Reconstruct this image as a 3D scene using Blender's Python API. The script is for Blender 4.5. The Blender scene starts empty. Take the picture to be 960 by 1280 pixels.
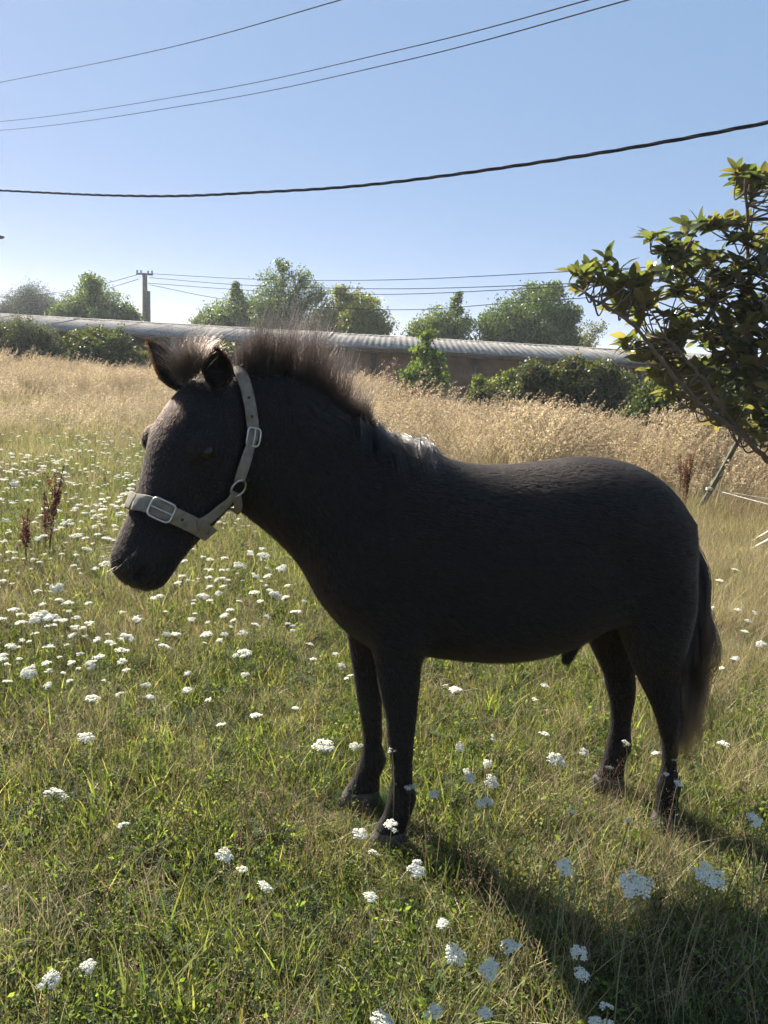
import bpy, math, random
import numpy as np
from mathutils import Vector, Matrix
from mathutils.bvhtree import BVHTree
R = math.radians
sc = bpy.context.scene
COL = sc.collection
rng = np.random.default_rng(7)
random.seed(7)

# ---------------------------------------------------------------- camera, sky, sun, exposure
cam_d = bpy.data.cameras.new('camera')
cam = bpy.data.objects.new('camera', cam_d)
COL.objects.link(cam)
EYE = 1.25
cam.location = (0, 0, EYE)
cam.rotation_euler = (Matrix.Rotation(R(90 - 11.5), 3, 'X') @ Matrix.Rotation(R(3.3), 3, 'Z')).to_euler()
cam_d.sensor_fit = 'VERTICAL'
cam_d.angle = 2 * math.atan(640 / 961)
cam_d.clip_start = 0.02
cam_d.clip_end = 3000
sc.camera = cam

SUN_EL = 35.0
SUN_AZ = 43.0            # degrees to the left of straight ahead (+Y)
to_sun = Vector((-math.sin(R(SUN_AZ)) * math.cos(R(SUN_EL)), math.cos(R(SUN_AZ)) * math.cos(R(SUN_EL)), math.sin(R(SUN_EL))))
world = bpy.data.worlds.new('World')
sc.world = world
world.use_nodes = True
wn = world.node_tree
wn.nodes.clear()
wo = wn.nodes.new('ShaderNodeOutputWorld')
wb = wn.nodes.new('ShaderNodeBackground')
ws = wn.nodes.new('ShaderNodeTexSky')
ws.sky_type = 'NISHITA'
ws.sun_disc = False
ws.sun_elevation = R(SUN_EL)
ws.sun_rotation = R(-SUN_AZ)
ws.air_density = 0.6
ws.dust_density = 0.2
ws.ozone_density = 4.0
wb.inputs['Strength'].default_value = 0.05
wm = wn.nodes.new('ShaderNodeVectorMath')          # clear air under an even, thin high haze
wm.operation = 'MULTIPLY_ADD'
wm.inputs[1].default_value = (0.450, 0.292, 0.220)
wm.inputs[2].default_value = (1.09, 1.87, 3.05)
wn.links.new(ws.outputs[0], wm.inputs[0])
wn.links.new(wm.outputs[0], wb.inputs[0])
wn.links.new(wb.outputs[0], wo.inputs[0])
sun_d = bpy.data.lights.new('sun', 'SUN')
sun_d.energy = 5.0
sun_d.angle = R(0.53)
sun_d.color = (1.0, 0.93, 0.82)
sun = bpy.data.objects.new('sun', sun_d)
COL.objects.link(sun)
sun.rotation_euler = to_sun.to_track_quat('Z', 'Y').to_euler()
sun.location = to_sun * 60
vs = sc.view_settings
vs.view_transform = 'Standard'
vs.look = 'None'
vs.exposure = 1.92
vs.gamma = 1.0
vs.use_curve_mapping = False
sc.cycles.max_bounces = 6
sc.cycles.diffuse_bounces = 3
sc.cycles.glossy_bounces = 2
sc.cycles.use_light_tree = False
sc.cycles.transparent_max_bounces = 16
sc.cycles.transmission_bounces = 4
sc.cycles_curves.shape = 'RIBBONS'

# ---------------------------------------------------------------- helpers
def arr(v): return np.asarray(v, dtype=np.float64)

def link(o, parent=None, label=None, cat=None, group=None, kind=None):
    COL.objects.link(o)
    if parent is not None: o.parent = parent
    if label: o['label'] = label
    if cat: o['category'] = cat
    if group: o['group'] = group
    if kind: o['kind'] = kind
    return o

def mesh_np(name, V, F, mats=(), cols=None, smooth=False, midx=None):
    """V (n,3); F (m,k) array, or list of such arrays with different k."""
    me = bpy.data.meshes.new(name)
    V = np.ascontiguousarray(V, dtype=np.float32)
    Fs = F if isinstance(F, list) else [F]
    Fs = [np.asarray(f, dtype=np.int32) for f in Fs if len(f)]
    me.vertices.add(len(V))
    me.vertices.foreach_set('co', V.ravel())
    loops = np.concatenate([f.ravel() for f in Fs])
    tot = np.concatenate([np.full(len(f), f.shape[1], np.int32) for f in Fs])
    start = np.concatenate([[0], np.cumsum(tot)[:-1]]).astype(np.int32)
    me.loops.add(len(loops))
    me.loops.foreach_set('vertex_index', loops)
    me.polygons.add(len(tot))
    me.polygons.foreach_set('loop_start', start)
    me.polygons.foreach_set('loop_total', tot)
    if midx is not None: me.polygons.foreach_set('material_index', np.asarray(midx, np.int32))
    me.update(calc_edges=True)
    me.validate()
    if smooth: me.polygons.foreach_set('use_smooth', np.ones(len(me.polygons), bool))
    if cols is not None:
        a = me.color_attributes.new('col', 'FLOAT_COLOR', 'POINT')
        c = np.ones((len(V), 4), np.float32)
        c[:, :3] = cols
        a.data.foreach_set('color', c.ravel())
    for m in mats: me.materials.append(m)
    return me

def obj(name, me, parent=None, **k):
    return link(bpy.data.objects.new(name, me), parent, **k)

def empty(name, loc, rz=0.0, **k):
    o = bpy.data.objects.new(name, None)
    o.empty_display_size = 0.1
    o.location = loc
    o.rotation_euler = (0, 0, rz)
    return link(o, None, **k)

class MB:
    """collects vertices and faces of one mesh"""
    def __init__(s): s.V = []; s.F3 = []; s.F4 = []; s.n = 0; s.C = []
    def add(s, V, F, col=None):
        V = arr(V); F = np.asarray(F, np.int64)
        if len(F): (s.F3 if F.shape[1] == 3 else s.F4).append(F + s.n)
        s.V.append(V); s.n += len(V)
        s.C.append(np.broadcast_to(arr(col if col is not None else (1, 1, 1)), (len(V), 3)))
    def mesh(s, name, mat, smooth=False):
        F = []
        if s.F3: F.append(np.concatenate(s.F3))
        if s.F4: F.append(np.concatenate(s.F4))
        return mesh_np(name, np.concatenate(s.V), F, [mat] if not isinstance(mat, (list, tuple)) else mat, np.concatenate(s.C), smooth)

def frame_along(P):
    P = arr(P)
    T = np.gradient(P, axis=0)
    T /= np.linalg.norm(T, axis=1)[:, None] + 1e-12
    up = np.array([0, 0, 1.0]) if abs(T[0, 2]) < 0.9 else np.array([1.0, 0, 0])
    N = np.zeros_like(P); B = np.zeros_like(P)
    n = np.cross(up, T[0]); n /= np.linalg.norm(n)
    for i in range(len(P)):
        n = n - T[i] * np.dot(n, T[i]); n /= np.linalg.norm(n) + 1e-12
        N[i] = n; B[i] = np.cross(T[i], n)
    return T, N, B

def tube(mb, P, rad, k=6, col=None, caps=True):
    P = arr(P); m = len(P)
    rad = np.broadcast_to(arr(rad), (m,))
    T, N, B = frame_along(P)
    a = np.arange(k) * 2 * math.pi / k
    V = P[:, None, :] + rad[:, None, None] * (N[:, None, :] * np.cos(a)[None, :, None] + B[:, None, :] * np.sin(a)[None, :, None])
    V = V.reshape(-1, 3)
    i = np.arange(m - 1)[:, None] * k; j = np.arange(k)[None, :]; j2 = (j + 1) % k
    F = np.stack([i + j, i + j2, i + k + j2, i + k + j], -1).reshape(-1, 4)
    mb.add(V, F, col)
    if caps:
        for r, flip in ((0, True), (m - 1, False)):
            c = np.concatenate([V[r * k:(r + 1) * k], P[r:r + 1]])
            f = [(q, (q + 1) % k, k) for q in range(k)]
            if flip: f = [t[::-1] for t in f]
            mb.add(c, np.array(f), col)

BOXF = np.array([[0, 3, 2, 1], [4, 5, 6, 7], [0, 1, 5, 4], [1, 2, 6, 5], [2, 3, 7, 6], [3, 0, 4, 7]])
def box(mb, lo, hi, col=None, M=None):
    x0, y0, z0 = lo; x1, y1, z1 = hi
    V = arr([(x0, y0, z0), (x1, y0, z0), (x1, y1, z0), (x0, y1, z0), (x0, y0, z1), (x1, y0, z1), (x1, y1, z1), (x0, y1, z1)])
    if M is not None: V = V @ arr(M)[:3, :3].T + arr(M)[:3, 3]
    mb.add(V, BOXF, col)

def catmull(P, n):
    """n samples per span through the rows of P"""
    P = arr(P)
    Q = np.concatenate([2 * P[:1] - P[1:2], P, 2 * P[-1:] - P[-2:-1]])
    out = []
    for i in range(len(P) - 1):
        p0, p1, p2, p3 = Q[i], Q[i + 1], Q[i + 2], Q[i + 3]
        for t in np.arange(n) / n:
            out.append(0.5 * ((2 * p1) + (-p0 + p2) * t + (2 * p0 - 5 * p1 + 4 * p2 - p3) * t * t + (-p0 + 3 * p1 - 3 * p2 + p3) * t ** 3))
    out.append(P[-1])
    return arr(out)

# value noise on the plane, for where grass is green or dry
_ng = np.random.default_rng(99).random((256, 256))
def vnoise(x, y, s):
    x = np.asarray(x) / s + 50.3; y = np.asarray(y) / s + 31.7
    xi = np.floor(x).astype(int); yi = np.floor(y).astype(int)
    fx = x - xi; fy = y - yi
    fx = fx * fx * (3 - 2 * fx); fy = fy * fy * (3 - 2 * fy)
    g = lambda a, b: _ng[a % 256, b % 256]
    return (g(xi, yi) * (1 - fx) + g(xi + 1, yi) * fx) * (1 - fy) + (g(xi, yi + 1) * (1 - fx) + g(xi + 1, yi + 1) * fx) * fy

# ---------------------------------------------------------------- materials
def new_mat(name):
    m = bpy.data.materials.new(name)
    m.use_nodes = True
    nt = m.node_tree
    nt.nodes.clear()
    out = nt.nodes.new('ShaderNodeOutputMaterial')
    return m, nt, out

def N(nt, kind, **k):
    n = nt.nodes.new(kind)
    for a, b in k.items():
        if a in n.inputs: n.inputs[a].default_value = b
        else: setattr(n, a, b)
    return n

def mat_simple(name, col, rough=0.6, metal=0.0, var=0.25, scale=8.0, bump=0.0, bscale=60.0, col2=None, spec=0.4, detail=5.0):
    """Principled with noise-driven colour variation and fine relief."""
    m, nt, out = new_mat(name)
    L = nt.links.new
    b = N(nt, 'ShaderNodeBsdfPrincipled')
    tc = N(nt, 'ShaderNodeTexCoord')
    n1 = N(nt, 'ShaderNodeTexNoise', Scale=scale, Detail=detail, Roughness=0.6)
    L(tc.outputs['Object'], n1.inputs['Vector'])
    mx = N(nt, 'ShaderNodeMix', data_type='RGBA')
    c = arr(col)
    c2 = arr(col2) if col2 is not None else c * (1 - var)
    mx.inputs[6].default_value = (*c2, 1)
    mx.inputs[7].default_value = (*np.minimum(c * (1 + var * 0.6), 1), 1)
    rp = N(nt, 'ShaderNodeMapRange')
    rp.inputs[1].default_value = 0.3; rp.inputs[2].default_value = 0.7
    L(n1.outputs[0], rp.inputs[0]); L(rp.outputs[0], mx.inputs[0])
    L(mx.outputs[2], b.inputs['Base Color'])
    b.inputs['Roughness'].default_value = rough
    b.inputs['Metallic'].default_value = metal
    b.inputs['Specular IOR Level'].default_value = spec
    if bump:
        n2 = N(nt, 'ShaderNodeTexNoise', Scale=bscale, Detail=4.0)
        L(tc.outputs['Object'], n2.inputs['Vector'])
        bp = N(nt, 'ShaderNodeBump', Strength=bump, Distance=0.01)
        L(n2.outputs[0], bp.inputs['Height']); L(bp.outputs[0], b.inputs['Normal'])
    L(b.outputs[0], out.inputs[0])
    return m

def mat_leaf(name, trans=0.45, rough=0.5, spec=0.35, tint=(1.15, 1.1, 0.55), back=None, var=0.5, obj_rand=0.35):
    """Leaf or blade: vertex colour, thin translucency, variation per piece and per instance."""
    m, nt, out = new_mat(name)
    L = nt.links.new
    at = N(nt, 'ShaderNodeAttribute', attribute_name='col')
    oi = N(nt, 'ShaderNodeObjectInfo')
    mr = N(nt, 'ShaderNodeMapRange')
    mr.inputs[3].default_value = 1 - obj_rand; mr.inputs[4].default_value = 1 + obj_rand
    L(oi.outputs['Random'], mr.inputs[0])
    mul = N(nt, 'ShaderNodeVectorMath', operation='SCALE')
    L(at.outputs['Color'], mul.inputs[0]); L(mr.outputs[0], mul.inputs['Scale'])
    colour = mul.outputs[0]
    if back is not None:
        ge = N(nt, 'ShaderNodeNewGeometry')
        mb_ = N(nt, 'ShaderNodeMix', data_type='RGBA')
        L(ge.outputs['Backfacing'], mb_.inputs[0]); L(colour, mb_.inputs[6])
        mb_.inputs[7].default_value = (*back, 1)
        colour = mb_.outputs[2]
    b = N(nt, 'ShaderNodeBsdfPrincipled', Roughness=rough)
    b.inputs['Specular IOR Level'].default_value = spec
    L(colour, b.inputs['Base Color'])
    tr = N(nt, 'ShaderNodeBsdfTranslucent')
    tm = N(nt, 'ShaderNodeVectorMath', operation='MULTIPLY')
    tm.inputs[1].default_value = tint
    L(mul.outputs[0], tm.inputs[0]); L(tm.outputs[0], tr.inputs[0])
    ms = N(nt, 'ShaderNodeMixShader', Fac=trans)
    L(b.outputs[0], ms.inputs[1]); L(tr.outputs[0], ms.inputs[2])
    L(ms.outputs[0], out.inputs[0])
    return m

def mat_hair(name, melanin, red=0.5, rough=0.35, rand=0.2, radial=0.4, coat=0.0, tip=None):
    m, nt, out = new_mat(name)
    L = nt.links.new
    h = N(nt, 'ShaderNodeBsdfHairPrincipled')
    h.parametrization = 'MELANIN'
    h.inputs['Melanin'].default_value = melanin
    h.inputs['Melanin Redness'].default_value = red
    h.inputs['Roughness'].default_value = rough
    h.inputs['Radial Roughness'].default_value = radial
    h.inputs['Coat'].default_value = coat
    h.inputs['Random Color'].default_value = rand
    hi = N(nt, 'ShaderNodeHairInfo')
    L(hi.outputs['Random'], h.inputs['Random'])
    if tip is not None:
        mr = N(nt, 'ShaderNodeMapRange')
        mr.inputs[3].default_value = melanin; mr.inputs[4].default_value = tip
        mr.inputs[1].default_value = 0.1; mr.inputs[2].default_value = 0.9
        L(hi.outputs['Intercept'], mr.inputs[0]); L(mr.outputs[0], h.inputs['Melanin'])
    L(h.outputs[0], out.inputs[0])
    return m

def mat_hair_col(name, root, tip, rough=0.4, radial=0.6, rand=0.25, ior=1.55):
    m, nt, out = new_mat(name); L = nt.links.new
    h = N(nt, 'ShaderNodeBsdfHairPrincipled'); h.parametrization = 'COLOR'
    h.inputs['Roughness'].default_value = rough; h.inputs['Radial Roughness'].default_value = radial; h.inputs['Random Roughness'].default_value = rand; h.inputs['IOR'].default_value = ior
    hi = N(nt, 'ShaderNodeHairInfo'); mx = N(nt, 'ShaderNodeMix', data_type='RGBA'); mx.inputs[6].default_value = (*root, 1); mx.inputs[7].default_value = (*tip, 1)
    pw = N(nt, 'ShaderNodeMath', operation='POWER'); pw.inputs[1].default_value = 1.8
    L(hi.outputs['Intercept'], pw.inputs[0]); L(pw.outputs[0], mx.inputs[0]); L(mx.outputs[2], h.inputs['Color']); L(h.outputs[0], out.inputs[0])
    return m

def hair_obj(name, P, rad, mat, parent=None, taper=True, **k):
    """P (n, m, 3): n strands with m points each; rad: root radius (scalar or (n,))."""
    n, m, _ = P.shape
    hc = bpy.data.hair_curves.new(name)
    hc.add_curves([m] * n)
    hc.attributes['position'].data.foreach_set('vector', np.ascontiguousarray(P, np.float32).ravel())
    ra = hc.attributes.get('radius') or hc.attributes.new('radius', 'FLOAT', 'POINT')
    t = np.linspace(0, 1, m)
    prof = (1 - 0.85 * t ** 2) if taper else np.ones(m)
    r = np.broadcast_to(arr(rad), (n,))[:, None] * prof[None, :]
    ra.data.foreach_set('value', np.ascontiguousarray(r, np.float32).ravel())
    hc.materials.append(mat)
    return link(bpy.data.objects.new(name, hc), parent, **k)

# ================================================================ the pony
PX = arr((0.98, 0.20, 0.0)); PX /= np.linalg.norm(PX)
PONY_O = arr((0.015, 1.88, 0.0))
PONY_RZ = math.atan2(PX[1], PX[0])
# local frame: +X towards the tail, -Y towards the camera side, Z up
def sgnpow(v, e): return np.sign(v) * np.abs(v) ** e

def loft(rings, n=40, per=4, ex=2.2):
    """rings: rows (cx,cy,cz, ax,ay,az, up, down, half_width, wx,wy,wz) ; 'a' is the up axis, 'w' the width axis"""
    Q = catmull(rings, per)
    ang = np.arange(n) * 2 * math.pi / n
    c = sgnpow(np.cos(ang), 2 / ex); s = sgnpow(np.sin(ang), 2 / ex)
    V = []
    for q in Q:
        a = q[3:6] / np.linalg.norm(q[3:6]); w = q[9:12] / np.linalg.norm(q[9:12])
        h = np.where(s > 0, q[6], q[7]) * s
        V.append(q[:3] + a * h[:, None] + w * (q[8] * c)[:, None])
    m = len(V)
    V = np.concatenate(V + [Q[:1, :3], Q[-1:, :3]])
    F4 = []; i = np.arange(m - 1)[:, None] * n; j = np.arange(n)[None, :]; j2 = (j + 1) % n
    F4 = np.stack([i + j, i + j2, i + n + j2, i + n + j], -1).reshape(-1, 4)
    F3 = [(q2, q, m * n) for q, q2 in zip(range(n), [*range(1, n), 0])] + [((m - 1) * n + q, (m - 1) * n + q2, m * n + 1) for q, q2 in zip(range(n), [*range(1, n), 0])]
    return V, F4, np.array(F3)

def pony_rings():
    L = []
    # trunk: x, top, bottom, half width
    T = [(-0.205, .845, .73, .065), (-0.17, .93, .65, .112), (-0.11, 1.0, .575, .138), (-0.03, 1.042, 0.524, .156), (0.06, 1.038, .506, .172), (0.16, 1.0, .494, .19),
         (0.27, .99, .484, .206), (0.38, 1.002, .490, .211), (.48, 1.017, .520, .210), (.57, 1.018, .572, .204), (.65, 1.003, .60, .196), (.715, .968, .60, .180), (.765, .922, .63, .148), (.80, .864, .66, .105), (.822, .80, .70, .05)]
    L.append(('trunk', [(x, 0, b + .46 * (t - b), 0, 0, 1, (t - b) * .54, (t - b) * .46, w, 0, 1, 0) for x, t, b, w in T], 2.25))
    # neck: top x,z ; bottom x,z ; half width ; y
    K = [((.06, 1.02), (-.06, .56), .14, 0), ((-.03, 1.045), (-.165, .635), .128, 0), ((-.10, 1.097), (-.21, .715), .108, 0), ((-.17, 1.152), (-.262, .778), .092, -.006),
         ((-.25, 1.195), (-.325, .838), .08, -.02), ((-.33, 1.207), (-.385, .89), .07, -.04), ((-.41, 1.19), (-.43, .955), .058, -.065)]
    rr = []
    for (tx, tz), (bx, bz), w, y in K:
        c = (.5 * (tx + bx), y, .5 * (tz + bz)); a = (tx - bx, 0, tz - bz); h = .5 * math.hypot(a[0], a[2])
        rr.append((*c, *a, h, h, w, 0, 1, 0))
    L.append(('neck', rr, 2.1))
    return L

HP0 = arr((-.428, -.065, 1.132)); HP1 = arr((-.592, -.205, .765))
HL = HP1 - HP0; HLEN = float(np.linalg.norm(HL)); HL = HL / HLEN
_hd = arr((HL[0], HL[1], 0)); _hn = np.linalg.norm(_hd); _hd /= _hn
HD = _hd * (-HL[2]) + arr((0, 0, _hn)); HD /= np.linalg.norm(HD)
HW = np.cross(arr((0, 0, 1.0)), _hd)                      # towards the near (camera) side
def hp(t, d=0.0, w=0.0): return HP0 + HL * t + HD * d + HW * w

HEAD = [  # t, dorsal, ventral, half width
    (-.055, .022, .03, .035), (-.03, .05, .06, .060), (.01, .073, .105, .078), (.06, .085, .145, .090), (.11, .090, .165, .094), (.16, .085, .163, .088), (.21, .073, .147, .076),
    (.26, .066, .128, .065), (.31, .062, .107, .058), (.355, .060, .090, .057), (.395, .057, .080, .058), (.42, .048, .072, .054), (.437, .030, .058, .043), (.447, .006, .036, .024)]

def leg_rings(rows, y):
    """rows: z, x front, x rear, half width, dy"""
    out = []
    for z, xf, xr, w, dy in rows:
        k = 1 - .10 * min(1, max(0, (.46 - z) / .1)); c = .5 * (xf + xr); h = .5 * (xr - xf) * k; w = w * k
        out.append((c, y + dy, z, 1, 0, 0, h, h, w, 0, 1, 0))
    return out

LEGS = [
    (-.085, [(.86, -.10, .05, .05, .02), (.76, -.115, .09, .07, .012), (.66, -.095, .105, .072, 0), (.58, -.055, .098, .063, -.004), (.53, -.042, .085, .05, -.008), (.47, -.03, .084, .043, -.01), (.41, -.018, .084, .040, -.01), (.36, -.004, .083, .038, -.01), (.315, .002, .081, .037, -.01), (.28, .008, .079, .034, -.01), (.22, .022, .081, .028, -.01), (.175, .022, .084, .029, -.01), (.142, .017, .096, .034, -.01), (.115, .012, .093, .032, -.01), (.085, .005, .086, .029, -.01), (.058, -.01, .076, .033, -.01), (.03, -.024, .082, .040, -.01), (-.005, -.036, .088, .045, -.01)]),
    (.088, [(.84, -.10, .05, .05, -.02), (.74, -.13, .06, .07, -.012), (.64, -.125, .065, .070, 0), (.56, -.095, .06, .06, .004), (.50, -.078, .05, .047, .008), (.44, -.066, .042, .041, .01), (.38, -.055, .036, .038, .01), (.33, -.046, .033, .037, .01), (.285, -.036, .034, .034, .01), (.22, -.022, .038, .027, .01), (.175, -.02, .042, .028, .01), (.142, -.024, .054, .033, .01), (.115, -.032, .05, .031, .01), (.085, -.042, .04, .028, .01), (.058, -.06, .042, .033, .01), (.03, -.076, .046, .040, .01), (-.005, -.088, .05, .045, .01)]),
    (-.10, [(.88, .62, .80, .06, .03), (.78, .575, .79, .09, .02), (.68, .58, .802, .098, .006), (.60, .605, .80, .086, 0), (.53, .635, .795, .069, 0), (.47, .665, .794, .051, 0), (.42, .694, .80, .042, 0), (.375, .72, .812, .037, 0), (.335, .742, .824, .034, 0), (.30, .757, .826, .031, 0), (.26, .772, .824, .026, 0), (.21, .782, .823, .024, 0), (.17, .782, .831, .026, 0), (.14, .776, .848, .033, 0), (.115, .778, .848, .031, 0), (.085, .782, .846, .028, 0), (.055, .78, .854, .034, 0), (.03, .774, .862, .040, 0), (-.005, .764, .868, .045, 0)]),
    (.10, [(.88, .62, .80, .06, -.03), (.78, .57, .79, .09, -.02), (.68, .55, .795, .098, -.006), (.60, .568, .79, .086, 0), (.53, .60, .79, .069, 0), (.47, .63, .785, .051, 0), (.42, .657, .784, .042, 0), (.375, .682, .79, .036, 0), (.335, .695, .798, .036, 0), (.30, .71, .799, .034, 0), (.26, .721, .797, .029, 0), (.21, .728, .797, .026, 0), (.17, .725, .803, .028, 0), (.14, .722, .808, .033, 0), (.115, .72, .80, .031, 0), (.085, .714, .792, .028, 0), (.055, .70, .794, .034, 0), (.03, .686, .80, .040, 0), (-.005, .674, .805, .045, 0)])]

def ear_mesh(base, axis, out, wd, ln, depth=.030, thick=.006, facing=1.0):
    """cupped pony ear: base point, axis to the tip, 'out' the direction the opening faces, wd half width"""
    axis = axis / np.linalg.norm(axis); out = out - axis * np.dot(out, axis); out /= np.linalg.norm(out)
    side = np.cross(axis, out)
    nt_, na = 13, 11
    prof_w = np.interp(np.linspace(0, 1, nt_), [0, .15, .35, .6, .8, .93, 1], [.60, .86, 1, .80, .46, .18, .015]) * wd
    outer = []; inner = []
    for i, t in enumerate(np.linspace(0, 1, nt_)):
        c = base + axis * (t * ln) + out * (-.007 * math.sin(t * 3.0))
        w = prof_w[i]; op = math.radians(np.interp(t, [0, .25, 1], [155, 118, 80]))
        for a in np.linspace(-op, op, na):
            d = -out * math.cos(a) * w * .75 + side * math.sin(a) * w
            outer.append(c + d); k = max(0.2, 1 - thick / max(w, 1e-4))
            inner.append(c + d * k)
    nv = len(outer); V = arr(outer + inner); F = []
    for i in range(nt_ - 1):
        for j in range(na - 1):
            a = i * na + j; F.append((a, a + 1, a + na + 1, a + na)); F.append((nv + a, nv + a + na, nv + a + na + 1, nv + a + 1))
        for j, fl in ((0, 0), (na - 1, 1)):
            a = i * na + j; q = (a, a + na, nv + a + na, nv + a); F.append(q if not fl else q[::-1])
    for j in range(na - 1):
        a = (nt_ - 1) * na + j; F.append((a, a + 1, nv + a + 1, nv + a))
    return V, np.array(F)

EARS = [dict(base=hp(-.010, .050, .056), tip=(-.424, -.150, 1.246), out=_hd * .85 + HW * .45 + arr((0, 0, .1)), wd=.034),
        dict(base=hp(.0, .052, -.058), tip=(-.577, -.030, 1.252), out=_hd * 1.0 + HW * .15 + arr((0, 0, .1)), wd=.034)]

def smooth_np(V, E, it, f=.5):
    n = len(V); deg = np.bincount(E.ravel(), minlength=n)[:, None].astype(float)
    for _ in range(it):
        S = np.stack([np.bincount(E[:, 0], V[E[:, 1], k], n) + np.bincount(E[:, 1], V[E[:, 0], k], n) for k in range(3)], 1)
        V = V + f * (S / deg - V)
    return V

def build_pony_mesh():
    mb = MB()
    for nm, rr, ex in pony_rings():
        V, F4, F3 = loft(rr, ex=ex); mb.add(V, F4); mb.add(V[:0], F3[:0].reshape(0, 3)); mb.F3.append(F3 + mb.n - len(V))
    rr = [(*hp(t), *HD, d, v, w, *HW) for t, d, v, w in HEAD]
    V, F4, F3 = loft(rr, ex=2.15); mb.add(V, F4); mb.F3.append(F3 + mb.n - len(V))
    for y, rows in LEGS:
        V, F4, F3 = loft(leg_rings(rows, y), n=28, ex=2.1); mb.add(V, F4); mb.F3.append(F3 + mb.n - len(V))
    # tail dock, eye sockets, cheeks, nostril rims
    P = catmull([(.725, 0, .88), (.768, 0, .852), (.796, -.004, .805), (.810, -.008, .745)], 5); tube(mb, P, np.linspace(.036, .016, len(P)), 12)
    P = catmull([(.545, -.015, .56), (.525, -.015, .52), (.512, -.015, .485), (.508, -.015, .452)], 4); tube(mb, P, np.interp(np.linspace(0, 1, len(P)), [0, .6, 1], [.032, .024, .017]), 12)
    def ball(c, r, ax=(1, 1, 1)):
        u = np.linspace(0, math.pi, 9); v = np.arange(14) * 2 * math.pi / 14
        S = np.stack([np.sin(u)[:, None] * np.cos(v), np.sin(u)[:, None] * np.sin(v), np.repeat(np.cos(u)[:, None], 14, 1)], -1).reshape(-1, 3)
        S = arr(c) + (S * r) @ np.stack([HL * ax[0], HD * ax[1], HW * ax[2]])
        i = np.arange(8)[:, None] * 14; j = np.arange(14)[None]; j2 = (j + 1) % 14
        mb.add(S, np.stack([i + j, i + 14 + j, i + 14 + j2, i + j2], -1).reshape(-1, 4))
    for s in (1, -1):
        ball(hp(.128, .040, s * .086), .029, (1.25, 1, .85))      # brow and eye socket
        ball(hp(.105, -.095, s * .056), .064, (1, 1, .6))         # cheek
        ball(hp(.418, .014, s * .042), .018, (1.1, 1, .7))        # nostril rim
    ball(hp(.405, -.058, 0), .026, (1.2, .8, 1.3))                # chin
    me = mb.mesh('pony_raw', [])
    o = bpy.data.objects.new('pony_raw', me); COL.objects.link(o)
    md = o.modifiers.new('r', 'REMESH'); md.mode = 'VOXEL'; md.voxel_size = .0065; md.use_smooth_shade = True
    dg = bpy.context.evaluated_depsgraph_get(); dg.update()
    me2 = bpy.data.meshes.new_from_object(o.evaluated_get(dg))
    bpy.data.objects.remove(o)
    n = len(me2.vertices); V = np.empty(n * 3, np.float32); me2.vertices.foreach_get('co', V); V = V.reshape(-1, 3).astype(float)
    E = np.empty(len(me2.edges) * 2, np.int32); me2.edges.foreach_get('vertices', E); E = E.reshape(-1, 2)
    # smooth the trunk joints strongly, the head and lower legs lightly
    keep = V.copy(); V1 = smooth_np(V, E, 5); V2 = smooth_np(V1, E, 40)
    dh = np.linalg.norm(V - (HP0 + HP1) / 2, axis=1)
    wgt = np.clip((V[:, 2] - .36) / .14, 0, 1) * np.clip((dh - .20) / .10, 0, 1)
    V = V1 * (1 - wgt[:, None]) + V2 * wgt[:, None]
    # relief: nostrils, eyes, mouth, jaw, muscle
    def push(c, r, d, amt):
        w = np.exp(-np.sum((V - arr(c)) ** 2, 1) / (r * r))
        V[:] = V + arr(d) * (amt * w)[:, None]
    for s in (1, -1):
        push(hp(.422, .016, s * .052), .0115, HW * s, -.024)
        push(hp(.408, .021, s * .055), .0085, HW * s, -.016)
        push(hp(.140, .030, s * .106), .011, HW * s, -.012)
        push(hp(.20, -.02, s * .07), .035, HW * s, -.007)
        for k in range(7): push(hp(.385 + .011 * k, -.030 - .002 * abs(k - 3), s * (.050 - .004 * max(0, k - 3))), .0065, HW * s, -.008)
        push((-.02, s * .15, .80), .10, (0, s, 0), .012)      # shoulder
        push((.09, s * .17, .80), .07, (0, s, 0), -.010)
        push((.60, s * .20, .72), .07, (0, s, 0), -.008)      # flank
        push((.70, s * .17, .74), .10, (0, s, 0), .012)       # thigh
        push((-.10, s * .13, .66), .05, (0, s, 0), .012)      # point of the shoulder
        push((-.01, s * .15, .62), .035, (0, s, 0), -.010)    # behind the upper arm
        push((.05, s * .14, .585), .035, (0, s, 0), .012)     # elbow
        push((.13, s * .16, .60), .045, (0, s, 0), -.010)     # girth
        push((.55, s * .17, .90), .05, (0, s, 0), .012)       # hip bone
        push((.50, s * .20, .80), .06, (0, s, 0), -.009)      # hollow of the flank
        push((.585, s * .16, .62), .035, (0, s, 0), .010)     # stifle
        push(hp(.19, -.055, s * .075), .020, HW * s, .007)    # cheekbone
        push(hp(.30, .02, s * .06), .035, HW * s, -.006)      # hollow of the nose
    me2.vertices.foreach_set('co', np.ascontiguousarray(V, np.float32).ravel())
    me2.update()
    return me2

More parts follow.
